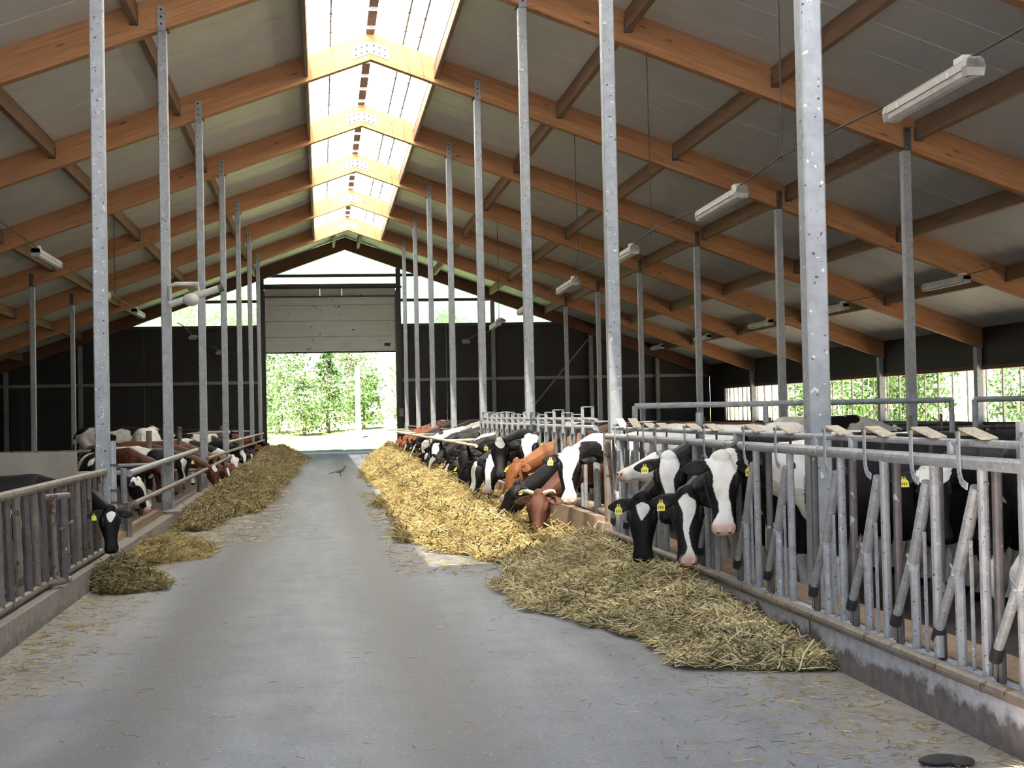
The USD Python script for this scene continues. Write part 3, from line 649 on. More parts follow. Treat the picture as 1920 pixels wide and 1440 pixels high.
# cross gates of pipe between the pens on the right
for nm, xa, xb in (('wide pipe cross barrier behind the near right barrier, between the first two pens', 3.46, 7.17), ('pipe cross barrier on the far right, beyond the wide one', 7.45, 11.4)):
    t = thing('pipe_barrier', nm, 'barrier', (0, 0, 0))
    y = 15.8
    obj('top_rail', tube([(xa, y, 1.61), (xb, y, 1.61)], .032, 12), 'fence_tube', t)
    for x in (xa, (xa + xb) / 2 - .35, xb): obj('post', tube([(x, y, .02), (x, y, 1.61)], .032, 10), 'fence_tube', t)
    for z in (.6, 1.12): obj('rail', tube([(xa, y, z), (xb, y, z)], .024, 8), 'fence_worn', t)
# cubicle rails in the right-hand pens
for i, (y, xa, xb, z) in enumerate([(21.5, 5.2, 13.0, 1.12), (28.0, 5.2, 15.0, 1.1), (37.0, 6.0, 16.5, 1.08)]):
    t = thing('cubicle_rail', f"dark horizontal cubicle rail in the right pens, {ORD[i]} row going back", 'rail', (0, 0, 0))
    obj('rail', tube([(xa, y, z), (xb, y, z)], .03, 8), 'fence_worn', t); obj('rail', tube([(xa, y, z - .45), (xb, y, z - .45)], .03, 8), 'fence_dark', t)
    n = int((xb - xa) / 1.2)
    for q in range(n + 1):
        x = xa + .1 + q * (xb - xa - .2) / n
        obj('post', tube([(x, y + .05, .02), (x, y + .05, z + (.28 if q % 3 == 0 else .05))], .032, 8), 'fence_worn', t)
    obj('brisket_board', box((xa, y + .1, .1), (xb, y + .16, .62), .01), 'dark_wood', t)
# ------------------------------------------------------------------ cattle
def ell(c, r, n=12):
    return m3.Manifold.sphere(1.0, n).scale(tuple(map(float, np.broadcast_to(r, 3)))).translate(tuple(map(float, c)))
def hull(*a): return m3.Manifold.batch_hull(list(a))
def chain(joints, n=12):
    out = []
    for a, b in zip(joints[:-1], joints[1:]): out.append(hull(ell(a[:3], a[3:], n), ell(b[:3], b[3:], n)))
    return out
def union(l): return m3.Manifold.batch_boolean(l, m3.OpType.Add)
def trunk_template():
    T = [(.12, 0, 1.0, .16, .17, .30), (-.12, 0, 1.02, .22, .25, .375), (-.52, 0, .97, .25, .33, .405), (-.92, 0, .96, .25, .36, .405), (-1.24, 0, 1.04, .22, .32, .345), (-1.52, 0, 1.13, .16, .25, .25), (-1.66, 0, 1.10, .10, .17, .20)]
    parts = chain(T, 16)
    for s in (1, -1):
        parts += chain([(.02, .17 * s, .86, .13), (.0, .185 * s, .68, .085), (.03, .18 * s, .40, .056), (.02, .175 * s, .36, .046), (.0, .175 * s, .14, .042)], 10)
        parts += chain([(-.0, .175 * s, .13, .05), (.03, .175 * s, .035, .055)], 10)
        parts += chain([(-1.46, .16 * s, .98, .19), (-1.28, .20 * s, .74, .13), (-1.55, .18 * s, .50, .062), (-1.58, .18 * s, .46, .052), (-1.52, .17 * s, .14, .045)], 10)
        parts += chain([(-1.52, .17 * s, .13, .05), (-1.48, .17 * s, .035, .056)], 10)
    parts += chain([(-1.70, 0, 1.24, .035), (-1.80, 0, 1.05, .026), (-1.82, 0, .62, .02), (-1.81, 0, .5, .05), (-1.81, 0, .36, .025)], 8)
    parts.append(ell((-1.22, 0, .58), (.22, .17, .17), 12))
    for a in (-1.14, -1.30):
        for s in (1, -1): parts += chain([(a, .07 * s, .47, .026), (a, .075 * s, .38, .018)], 8)
    return union(parts)
def head_template():
    #        x     top    bottom  half width  squareness
    H = [(-.085, -.075, -.15, .035, 2.0), (-.06, -.030, -.19, .068, 2.2), (-.02, .0, -.22, .092, 2.4), (.05, .012, -.250, .112, 2.7), (.11, .012, -.270, .130, 2.8), (.16, .006, -.278, .134, 2.7), (.22, -.006, -.268, .121, 2.5), (.29, -.022, -.240, .101, 2.4),
         (.36, -.036, -.205, .085, 2.4), (.42, -.046, -.182, .080, 2.5), (.47, -.053, -.178, .088, 2.8), (.51, -.063, -.176, .090, 2.8), (.538, -.080, -.168, .079, 2.5), (.555, -.100, -.150, .048, 2.2)]
    H = np.array(H); xs = np.linspace(H[0, 0], H[-1, 0], 40)
    xs = H[0, 0] + (H[-1, 0] - H[0, 0]) * (np.linspace(0, 1, 42) ** 1.0)
    n = 40; a = np.arange(n) * 2 * math.pi / n
    v = []
    for x in xs:
        t, b, w, e = (np.interp(x, H[:, 0], H[:, i]) for i in (1, 2, 3, 4))
        cy, cz = np.cos(a), np.sin(a)
        y = np.sign(cy) * np.abs(cy) ** (2 / e) * w; z = np.sign(cz) * np.abs(cz) ** (2 / e) * (t - b) / 2 + (t + b) / 2
        y = y * (1 - .16 * np.clip((-(z - (t + b) / 2)) / ((t - b) / 2), 0, 1) ** 1.5 * (x < .40))       # the jaw is narrower than the forehead
        v.append(np.stack([np.full(n, x), y, z], 1))
    v = np.vstack(v); f = []
    k = len(xs)
    for i in range(k - 1):
        for j in range(n):
            q, w_ = i * n + j, i * n + (j + 1) % n
            f += [(q, w_, w_ + n), (q, w_ + n, q + n)]
    v = np.vstack([v, [[xs[0] - .004, 0, v[:n, 2].mean()]], [[xs[-1] + .006, 0, v[-n:, 2].mean()]]])
    for j in range(n):
        f += [(k * n, (j + 1) % n, j), (k * n + 1, (k - 1) * n + j, (k - 1) * n + (j + 1) % n)]
    core = m3.Manifold(m3.Mesh(np.ascontiguousarray(v, np.float32), np.ascontiguousarray(f, np.uint32)))
    if core.volume() < 0:
        core = m3.Manifold(m3.Mesh(np.ascontiguousarray(v, np.float32), np.ascontiguousarray(np.array(f)[:, ::-1], np.uint32)))
    add = [core]
    for s in (1, -1):
        add.append(hull(ell((.13, .108 * s, -.035), (.04, .025, .028), 10), ell((.19, .102 * s, -.048), (.03, .02, .022), 10)))      # brow
        add.append(hull(ell((.17, .112 * s, -.10), (.034, .02, .024), 10), ell((.25, .094 * s, -.125), (.03, .016, .02), 10)))       # cheekbone
        e0 = ell((.015, .085 * s, -.065), (.032, .03, .024), 10)
        e1 = ell((.045, .165 * s, -.075), (.062, .045, .013), 12)
        e2 = ell((.055, .225 * s, -.082), (.056, .035, .011), 12)
        e3 = ell((.06, .285 * s, -.088), (.022, .016, .008), 10)
        add += [hull(e0, e1), hull(e1, e2), hull(e2, e3)]
        add.append(ell((.527, .038 * s, -.083), (.022, .022, .016), 10))                                                            # nostril wing
    add.append(hull(ell((.45, 0, -.178), (.06, .05, .018), 12), ell((.52, 0, -.17), (.022, .045, .016), 12)))                          # lower lip
    add.append(ell((-.02, 0, -.006), (.055, .07, .026), 12))                                                                          # poll tuft
    h = union(add)
    for s in (1, -1):
        h = h - ell((.548, .040 * s, -.088), (.014, .014, .009), 8) - ell((.05, .19 * s, -.062), (.045, .07, .008), 10)
    return h
TRUNK, HEAD = trunk_template(), head_template()

def rot_head(yaw, pitch, roll):
    """Columns: nose, left, brow. yaw 0 looks along +x; pitch is how far the nose hangs below the horizontal."""
    cy, sy, cp, sp = math.cos(yaw), math.sin(yaw), math.cos(pitch), math.sin(pitch)
    n = np.array([cy * cp, sy * cp, -sp]); l = np.array([-sy, cy, 0]); b = np.cross(n, l)
    cr, sr = math.cos(roll), math.sin(roll)
    l2 = l * cr + b * sr
    return np.stack([n, l2, np.cross(n, l2)], 1)

def lap(v, f, it, lam=.5, mu=-.52):
    e = np.vstack([f[:, [0, 1]], f[:, [1, 2]], f[:, [2, 0]]]); e = np.vstack([e, e[:, ::-1]])
    from scipy.sparse import coo_matrix
    A = coo_matrix((np.ones(len(e)), (e[:, 0], e[:, 1])), (len(v), len(v))).tocsr(); A.data[:] = 1
    deg = np.asarray(A.sum(1)).ravel(); deg[deg == 0] = 1
    for i in range(it):
        d = A @ v / deg[:, None] - v
        v = v + (lam if i % 2 == 0 else mu) * d
    return v

BLAZE = {   # half width of the white face marking along the head, from the poll (0) to the muzzle (.55)
    'broad': [(-.10, .13), (.0, .125), (.06, .105), (.14, .072), (.30, .045), (.40, .047), (.46, .075), (.56, .10)],
    'blaze': [(-.05, -.02), (.03, .03), (.06, .072), (.12, .058), (.2, .036), (.32, .018), (.42, .016), (.46, .03), (.5, .055), (.56, .055)],
    'upper': [(-.09, .05), (-.02, .07), (.06, .085), (.12, .08), (.2, .055), (.30, .042), (.36, .034), (.40, -.03), (.56, -.06)],
    'triangle': [(.02, -.02), (.05, .055), (.08, .06), (.12, .045), (.19, .005), (.22, -.03), (.56, -.08)],
    'star': [(-.06, .03), (.0, .06), (.06, .07), (.11, .045), (.15, -.01), (.2, -.06), (.56, -.1)],
    'white': [(-.12, .2), (.3, .2), (.56, .2)],
    'none': [(-.1, -.1), (.56, -.1)],
    'stripe': [(-.02, -.03), (.03, .03), (.1, .04), (.3, .034), (.45, .045), (.56, .06)],
    'flame': [(-.10, .08), (.0, .12), (.05, .15), (.10, .11), (.15, .05), (.19, -.02), (.56, -.08)],
    'snip': [(-.1, -.1), (.40, -.08), (.47, .04), (.56, .08)]}

cow_n = 0
def cow(label, poll, yaw, pitch, roll=0.0, side=1, coat='black', face='blaze', body=(0, 0), bodyrot=None, white=.5, seed=0, scale=1.0, tags=2, horns=False, group=None, fine=True, notrunk=False, pink=None, wpatch=()):
    """poll: world point between the ears; yaw, pitch, roll in degrees; body: (x, y) of the shoulders; bodyrot: heading of the body in degrees."""
    R = rot_head(math.radians(yaw), math.radians(pitch), math.radians(roll))
    poll = np.asarray(poll, float)
    br = math.radians(bodyrot if bodyrot is not None else (180 if side > 0 else 0))
    B = np.array([[math.cos(br), -math.sin(br), 0], [math.sin(br), math.cos(br), 0], [0, 0, 1]])
    base = np.array([body[0], body[1], .02])
    def tf(man, M, o):
        A = np.hstack([M * scale, np.asarray(o)[:, None]]); return man.transform(A)
    head = tf(HEAD, R, poll)
    trunk = tf(TRUNK, B, base)
    # neck: from the shoulders to the back of the skull, in a soft curve
    p0 = base + B @ np.array([-.05, 0, 1.06]) * scale
    p1 = base + B @ np.array([.16, 0, 1.05]) * scale
    p3 = poll + R @ np.array([.03, 0, -.135]) * scale
    p2 = poll + R @ np.array([-.17, 0, -.16]) * scale * .9
    low = p3[2] < .85
    q = [p0, p1 * .72 + p3 * .28 + np.array([0, 0, .03]), p1 * .32 + p2 * .68, p3]
    rr = [(.24, .24, .31), (.155, .155, .215), (.125, .125, .155), (.095, .095, .105)]
    parts = []
    for a, b, ra, rb in zip(q[:-1], q[1:], rr[:-1], rr[1:]):
        parts.append(hull(ell(a, np.array(ra) * scale, 14), ell(b, np.array(rb) * scale, 14)))
    man = union([trunk, head] + parts)
    man = man.refine_to_length(.045 if fine else .075)
    g = man.to_mesh()
    v, f = np.array(g.vert_properties[:, :3], float), np.array(g.tri_verts)
    # merge duplicates, then smooth: firmly on neck and body, lightly on the head
    tm = trimesh.Trimesh(v, f, process=True); v, f = np.array(tm.vertices), np.array(tm.faces)
    hl = (v - poll) @ R / scale
    inhead = (hl[:, 0] > -.04) & (np.abs(hl[:, 1]) < .32) & (hl[:, 2] > -.30) & (hl[:, 2] < .06) & (hl[:, 0] < .6)
    vs = lap(v, f, 18); vh = lap(v, f, 4)
    v = np.where(inhead[:, None], vh, vs)
    hl = (v - poll) @ R / scale
    bl = ((v - base) @ B) / scale
    # markings
    r = np.random.default_rng(1000 + seed)
    bz = np.array(BLAZE[face])
    cf = np.interp(hl[:, 0], bz[:, 0], bz[:, 1]) - np.abs(hl[:, 1] + .012 * np.sin(hl[:, 0] * 21 + seed))
    cf = np.minimum(cf, (hl[:, 2] + .12) * 1.5 + (.2 if face == 'white' else 0))
    if face in ('broad', 'white', 'blaze'): cf = np.maximum(cf, np.minimum(hl[:, 0] - .485, .05) if face != 'blaze' else -1)
    ears = np.abs(hl[:, 1]) > .128
    if face != 'white': cf = np.where(ears, -.1, cf)
    o = r.uniform(0, 50, 3)
    cb = (meshkit.fbm(bl * np.array([1.5, 1.9, 1.5]) + o, 3, seed) - .5) * .55 + (white - .5) * .5
    legs = np.clip((.52 - bl[:, 2]) / .2, 0, 1) * (bl[:, 0] < .3) ; cb = cb + legs * .25 * (coat == 'black' or white > .4) - np.clip((.10 - bl[:, 2]) * 6, 0, .5)
    wh = np.clip((hl[:, 0] + .16) / .12, 0, 1) * (np.abs(hl[:, 1]) < .34) * (np.abs(hl[:, 2]) < .36)
    nd = np.clip((bl[:, 0] - .10) / .25, 0, 1) * (1 - wh)
    cb = cb - nd * (.12 if white < .6 else 0)
    for (px, py, pz, pr, sg) in wpatch:
        cb = np.where(sg > 0, np.maximum(cb, (pr - np.linalg.norm(bl - np.array([px, py, pz]), axis=1)) * .5), np.minimum(cb, (np.linalg.norm(bl - np.array([px, py, pz]), axis=1) - pr) * .5))
    c = np.where(inhead, cf, cb * (1 - wh) + cf * wh)
    pk = np.clip((hl[:, 0] - (.475 if pink is None else pink)) / .03, 0, 1) * (np.abs(hl[:, 1]) < .09) * inhead * (np.clip((cf + .03) / .03, 0, 1)) * np.clip((hl[:, 2] + .20) / .03, 0, 1)
    if face in ('none', 'triangle', 'star', 'upper', 'flame'): pk = pk * 0
    t = thing('cow', label, 'cow', tuple(base), 0, group)
    m = usdkit.mesh(stage, numbered(path_of(t) + '/body'), (v - base, f), L['coat_' + coat], smooth=True)
    pv = UsdGeom.PrimvarsAPI(m)
    pv.CreatePrimvar('coat', Sdf.ValueTypeNames.FloatArray, 'vertex').Set(Vt.FloatArray.FromNumpy(c.astype(np.float32)))
    pv.CreatePrimvar('pink', Sdf.ValueTypeNames.FloatArray, 'vertex').Set(Vt.FloatArray.FromNumpy(pk.astype(np.float32) * .85))
    def hp(p): return poll - base + R @ (np.asarray(p, float) * scale)
    for s in (1, -1):
        e = MB().ball((0, 0, 0), .020 * scale, 2 if fine else 1); e.v[0] = e.v[0] + hp((.166, .119 * s, -.064))
        obj('eye', e, 'eye_dark', t, smooth=True)
    if fine:
        for s in (1, -1): obj('nostril', MB().add(trimesh.creation.icosphere(1, 1.0).vertices * np.array([.013, .013, .009]) * scale @ R.T + hp((.541, .042 * s, -.092)), trimesh.creation.icosphere(1, 1.0).faces), 'eye_dark', t, smooth=True)
    for i, s in enumerate((1, -1)):
        if tags & (1 << i):
            # a yellow plate hung by a stud through the ear
            c0 = np.array([.05, .205 * s, -.060])
            out = [(-.012, -.012), (.012, -.012), (.016, .012), (.031, .03), (.031, .078), (-.031, .078), (-.031, .03), (-.016, .012)]
            pts = [(p[1], p[0]) for p in out]
            mm = MB().poly(pts[::-1] if s < 0 else pts[::-1], hp(c0 + [0, 0, .004]), R @ np.array([scale, 0, 0]), R @ np.array([0, scale, 0]), R[:, 2], .004)
            tg = obj('ear_tag', mm, 'yellow_pvc', t)
            obj('tag_stud', tube([hp(c0 + [0, 0, -.03]), hp(c0 + [0, 0, .016])], .009, 6), 'tag_ink', tg)
            if fine and tags_text:
                for q in range(3):
                    obj('tag_mark', MB().poly([(0, 0), (.022, 0), (.022, .008), (0, .008)], hp(c0 + [.04, -.022 + q * .016, .0085]), R @ np.array([scale, 0, 0]), R @ np.array([0, scale, 0]), R[:, 2], .0006), 'tag_ink', tg)
    if horns:
        for s in (1, -1):
            pts = [hp(p) for p in ((-.01, .06 * s, -.02), (-.03, .13 * s, .0), (-.015, .19 * s, .03), (.03, .22 * s, .06))]
            obj('horn', tube(pts, [.030, .026, .018, .007], 10), 'horn', t, smooth=True)
    return t
tags_text = True
# poll positions, headings and markings of each animal (metres, degrees)
cow('black cow with jagged white forehead flame behind the near barrier, both ears tagged', (4.27, 9.75, 1.11), -100, 58, 0, 1, 'black', 'flame', (4.98, 9.28), white=0.42, seed=11, scale=0.97, wpatch=((-0.5, 0, 1.5, 0.45, 1), (0.0, 0.2, 0.75, 0.28, 1)))
cow('black cow standing tail to the near barrier at the right edge, white hind legs', (5.65, 8.35, 1.15), 0, 40, 0, 1, 'black', 'blaze', (5.85, 8.35), bodyrot=0, white=0.25, seed=5, wpatch=((-1.5, 0, 0.35, 0.42, 1),))
cow('black cow with a broad white face and pink nose looking straight out', (2.86, 10.17, 1.20), -102, 73, 0, 1, 'black', 'broad', (3.66, 10.15), white=0.36, seed=3, scale=0.97, tags=1, wpatch=((0.26, 0.14, 1.05, 0.34, 1), (0.05, 0.2, 0.25, 0.3, 1), (-0.5, 0.2, 1.0, 0.75, -1)))
cow('black cow with a narrow white blaze ending in a white nose tip, between two others', (2.70, 10.58, 0.93), -104, 76, 0, 1, 'black', 'blaze', (3.66, 10.9), white=0.3, seed=8, scale=0.95)
cow('black cow with a white triangle on the forehead, nose down in the straw', (2.60, 11.69, 0.83), -106, 80, 0, 1, 'black', 'triangle', (3.66, 12.4), white=0.3, seed=9, scale=0.95)
cow('black cow with a white mottled forehead, behind the triangle-marked cow', (2.80, 11.55, 1.17), -104, 66, 0, 1, 'black', 'upper', (3.66, 11.65), white=0.35, seed=10, scale=0.95)
cow('white-headed cow raising its pink muzzle sideways over the near barrier', (3.10, 12.81, 1.20), 192, 14, 0, 1, 'black', 'white', (3.66, 13.15), white=0.6, seed=13, scale=0.95, tags=0, pink=0.5)
cow('black cow with a broad white sunlit face, nearest the worn post', (2.66, 15.55, 1.12), -105, 70, 0, 1, 'black', 'broad', (3.66, 15.45), white=0.62, seed=21, scale=1.0, wpatch=((-0.4, 0.3, 1.1, 0.5, 1),))
cow('dark red horned cow with its head down in the sunlit straw', (2.48, 16.66, 0.62), -112, 56, 0, 1, 'brown', 'none', (3.66, 16.78), white=0.2, seed=22, horns=True, tags=0, scale=1.0)
cow('black cow with a white poll just behind the horned red cow', (2.83, 19.30, 0.63), -125, 62, 0, 1, 'black', 'white', (3.66, 19.47), white=0.4, seed=23, tags=1)
cow('black cow with a white face, head held highest in front of the square loops', (2.85, 19.95, 1.22), -112, 62, 0, 1, 'black', 'broad', (3.66, 20.17), white=0.35, seed=24, tags=1)
cow('all-black cow feeding sideways with its nose left, yellow tags showing', (2.43, 18.28, 0.66), 200, 48, 0, 1, 'black', 'none', (3.66, 18.07), white=0.2, seed=25, tags=3)
cow('tan cow with its head low, face in the straw beside the black one', (2.48, 18.67, 0.93), 205, 58, 0, 1, 'tan', 'snip', (3.66, 18.77), white=0.25, seed=26, tags=2)
cow('black cow with a small white forehead star, calm face to the camera', (2.54, 20.69, 1.17), -98, 60, 0, 1, 'black', 'star', (3.66, 20.87), white=0.3, seed=27)
cow('black cow with a wide white face bent down towards the straw', (2.50, 21.46, 0.91), -130, 64, 0, 1, 'black', 'broad', (3.66, 21.62), white=0.5, seed=28, tags=0)
cow('black cow with a long white stripe down its face, left of the wide-faced one', (2.35, 22.29, 0.84), -125, 66, 0, 1, 'black', 'stripe', (3.66, 22.86), white=0.45, seed=29, tags=0)
cow('black cow with a plain dark face under the end of the neck rail', (2.47, 25.21, 0.95), -108, 72, 0, 1, 'black', 'none', (3.66, 25.33), white=0.55, seed=30, tags=0)
cow('black cow with a reddish collar patch, nose at the straw below the rail end', (2.31, 23.52, 0.70), 210, 60, 0, 1, 'black', 'snip', (3.66, 23.64), white=0.4, seed=31, tags=0)
cow('black cow turned left with a yellow tag, mid row', (2.43, 26.98, 0.88), 205, 52, 0, 1, 'black', 'none', (3.66, 27.1), white=0.6, seed=32, tags=1)
cow('black cow feeding low with a white nose stripe and a tag, mid row', (2.29, 26.29, 0.68), 208, 56, 0, 1, 'black', 'stripe', (3.66, 26.4), white=0.3, seed=33, tags=1)
cow('black cow with a white forehead patch, under the rail', (2.41, 31.09, 0.90), -120, 68, 0, 1, 'black', 'upper', (3.66, 31.26), white=0.5, seed=34, tags=0)
cow('black cow with a white streaked nose feeding beneath the rail', (2.31, 30.49, 0.69), -135, 62, 0, 1, 'black', 'blaze', (3.66, 30.56), white=0.4, seed=35, tags=0)
cow('black cow with a bright white crown and face, farther along the rail', (2.43, 34.44, 0.91), -118, 68, 0, 1, 'black', 'broad', (3.66, 34.56), white=0.6, seed=36, tags=0)
cow('black cow with a tag and a long white blaze, nose touching the straw', (2.35, 32.73, 0.72), -128, 70, 0, 1, 'black', 'stripe', (3.66, 32.85), white=0.4, seed=37, tags=1)
cow('red cow standing behind the rail between two black ones', (2.62, 41.47, 0.94), 215, 45, 0, 1, 'red', 'none', (3.66, 41.66), white=0.3, seed=38, tags=0)
cow('black cow turned left with a white cheek stripe, far part of the right row', (2.39, 37.01, 0.83), 205, 52, 0, 1, 'black', 'stripe', (3.66, 37.13), white=0.3, seed=39, tags=1)
cow('small black head with a white nose line, near the far end of the right row', (2.37, 40.91, 0.76), 208, 56, 0, 1, 'black', 'stripe', (3.66, 40.96), white=0.4, seed=40, tags=1, fine=False)
cow('red cow with a tag nosing the straw, last but one on the right', (2.41, 43.76, 0.82), 208, 58, 0, 1, 'red', 'none', (3.66, 43.88), white=0.3, seed=41, tags=1, fine=False)
cow('red-brown cow at the far end of the right row by the door post', (2.47, 46.66, 0.84), 215, 58, 0, 1, 'red', 'none', (3.66, 46.78), white=0.3, seed=42, tags=0, fine=False)
cow('white cow with black spots standing in the right pen behind the cubicle rail', (10.69, 26.00, 1.17), 10, 30, 0, 1, 'black', 'broad', (10.0, 26.0), bodyrot=0, white=0.85, seed=51, tags=0, fine=False, wpatch=((-0.5, -0.2, 1.25, 0.2, -1), (-0.85, -0.25, 1.2, 0.17, -1), (-0.2, -0.1, 1.3, 0.14, -1)))
cow('small black heifer with a white forehead triangle at the thick left post', (-2.02, 14.23, 0.72), -72, 72, 0, -1, 'black', 'triangle', (-2.78, 15.05), white=0.35, seed=61, scale=0.74)
cow('young cow with a white-flecked back behind the nearest left gate', (-2.75, 13.53, 0.78), -40, 55, 0, -1, 'black', 'blaze', (-3.4, 12.9), white=0.55, seed=62, scale=0.74, tags=0, wpatch=((-0.4, 0, 1.4, 0.3, 1),))
cow('big black and white cow behind the neck rails, left of the second column', (-2.50, 20.41, 0.75), -20, 62, 0, -1, 'black', 'broad', (-3.1, 20.53), white=0.42, seed=63, scale=0.8, tags=0, bodyrot=-80)
cow('dark red cow standing in the left pen above the breast rail', (-2.50, 24.11, 0.78), -15, 60, 0, -1, 'brown', 'none', (-3.1, 24.23), white=0.2, seed=64, scale=0.8, tags=0, bodyrot=-62)
cow('black cow with a white face and tag looking over the left rail', (-2.39, 25.53, 0.91), -78, 66, 0, -1, 'black', 'blaze', (-3.1, 25.65), white=0.45, seed=65, scale=0.8, tags=1, bodyrot=-45)
cow('dark red cow feeding on the left with a white forehead mark', (-2.05, 28.00, 0.66), -50, 64, 0, -1, 'brown', 'star', (-3.1, 28.12), white=0.3, seed=66, scale=0.8, tags=0)
cow('dark red cow with a white face stripe feeding on the left', (-1.98, 30.42, 0.57), -35, 60, 0, -1, 'brown', 'stripe', (-3.1, 30.54), white=0.3, seed=67, scale=0.8, tags=0)
cow('bright red-brown cow with its nose in the left straw', (-1.96, 32.65, 0.54), -25, 52, 0, -1, 'red', 'snip', (-3.1, 32.77), white=0.2, seed=68, scale=0.8, tags=0)
cow('cow with a round white head patch in the left row', (-2.12, 35.19, 0.67), -60, 50, 0, -1, 'black', 'white', (-3.1, 35.31), white=0.6, seed=69, scale=0.8, tags=0, fine=False)
cow('black cow with a white curl on its head, farther in the left row', (-2.16, 40.09, 0.66), -60, 55, 0, -1, 'black', 'upper', (-3.1, 40.21), white=0.5, seed=70, scale=0.86, tags=0, fine=False)
cow('black cow with a white blaze and yellow tags facing the left straw', (-2.07, 42.97, 0.56), -68, 70, 0, -1, 'black', 'stripe', (-3.1, 43.09), white=0.4, seed=71, scale=0.86, tags=3, fine=False)
cow('red cow with a white muzzle fleck, last group on the left', (-2.05, 48.86, 0.66), -40, 60, 0, -1, 'red', 'snip', (-3.1, 48.68), white=0.2, seed=72, scale=0.86, tags=0, fine=False)
cow('black cow with a white neck stripe at the far left end by the door', (-2.00, 55.15, 0.62), -30, 50, 0, -1, 'black', 'stripe', (-3.1, 55.27), white=0.4, seed=73, scale=0.86, tags=0, fine=False)
cow('white cow seen from behind in the left pen, beyond the long rails', (-4.36, 38.30, 1.42), 90, 10, 0, -1, 'black', 'white', (-4.25, 37.0), bodyrot=90, white=0.92, seed=74, tags=0, fine=False)
cow('black and white cow deep in the left pen by the short posts', (-2.89, 45.00, 1.25), 80, 20, 0, -1, 'black', 'broad', (-5.6, 44.8), bodyrot=0, white=0.5, seed=75, tags=0, fine=False)
# ------------------------------------------------------------------ feed and straw
def outline_x(tab, y): t = np.array(tab); return np.interp(y, t[:, 0], t[:, 1])
class Heap:
    """A loose bank of fodder: height over the floor as a function of (x, y)."""
    def __init__(self, inner, outer, h, y0, y1, seed, peak=.72):
        self.i, self.o, self.h, self.y0, self.y1, self.seed, self.peak = inner, outer, h, y0, y1, seed, peak
    def edges(self, y):
        a, b = outline_x(self.i, y), outline_x(self.o, y)
        n = (meshkit.fbm(np.stack([y * 1.4, y * 0 + self.seed, y * 0], -1), 3, self.seed) - .5) * .55
        return a + n * np.minimum(1, np.abs(b - a)), b
    def height(self, x, y):
        a, b = self.edges(y)
        u = np.clip((x - a) / np.where(np.abs(b - a) < .02, .02, b - a), 0, 1)
        prof = np.clip(np.where(u < self.peak, (u / self.peak) ** .8, 1 - .55 * ((u - self.peak) / (1 - self.peak)) ** 2), 0, 1) * (u > 0) * (u < 1)
        endf = np.clip((y - self.y0) / .8, 0, 1) * np.clip((self.y1 - y) / .8, 0, 1)
        n = meshkit.fbm(np.stack([x * 2.2, y * 1.6, x * 0 + self.seed], -1), 3, self.seed + 3)
        wd = np.clip(np.abs(b - a) / .9, .15, 1.2)
        return outline_x(self.h, y) * prof * np.sqrt(endf) * (.55 + .9 * n) * wd
def strands(p, r, length, width, lift, tilt=.35, bend=.25):
    """Cut stems lying on a heap: each a bent three-sided stalk."""
    n = len(p)
    az = r.uniform(0, 2 * math.pi, n); el = r.normal(0, tilt, n)
    d = np.stack([np.cos(az) * np.cos(el), np.sin(az) * np.cos(el), np.sin(el)], 1)
    ln = length * r.lognormal(0, .35, n)
    sd = np.cross(d, [0, 0, 1.]); sd /= np.linalg.norm(sd, axis=1, keepdims=True); u = np.cross(sd, d)
    k = (r.normal(0, bend, n) * ln)[:, None]
    c = p + np.array([0, 0, 1.]) * (lift * r.uniform(.2, 1, n) + np.abs(np.sin(el)) * ln * .35)[:, None]
    cs = [c - d * ln[:, None] / 2, c + sd * k * .5 + u * k * .2, c + d * ln[:, None] / 2]
    w = (width * r.uniform(.6, 1.4, n))[:, None]
    V = []
    for i, q in enumerate(cs):
        f = (1.0, 1.0, .7)[i]
        V += [q + sd * w * f * .5, q - sd * w * f * .5, q + u * w * f * .55]
    V = np.stack(V, 1).reshape(-1, 3)
    F = []
    for a in (0, 3):
        for j in range(3):
            b = (j + 1) % 3
            F += [(a + j, a + b, a + 3 + b), (a + j, a + 3 + b, a + 3 + j)]
    F = np.array(F)[None] + np.arange(n)[:, None, None] * 9
    return V, F.reshape(-1, 3)
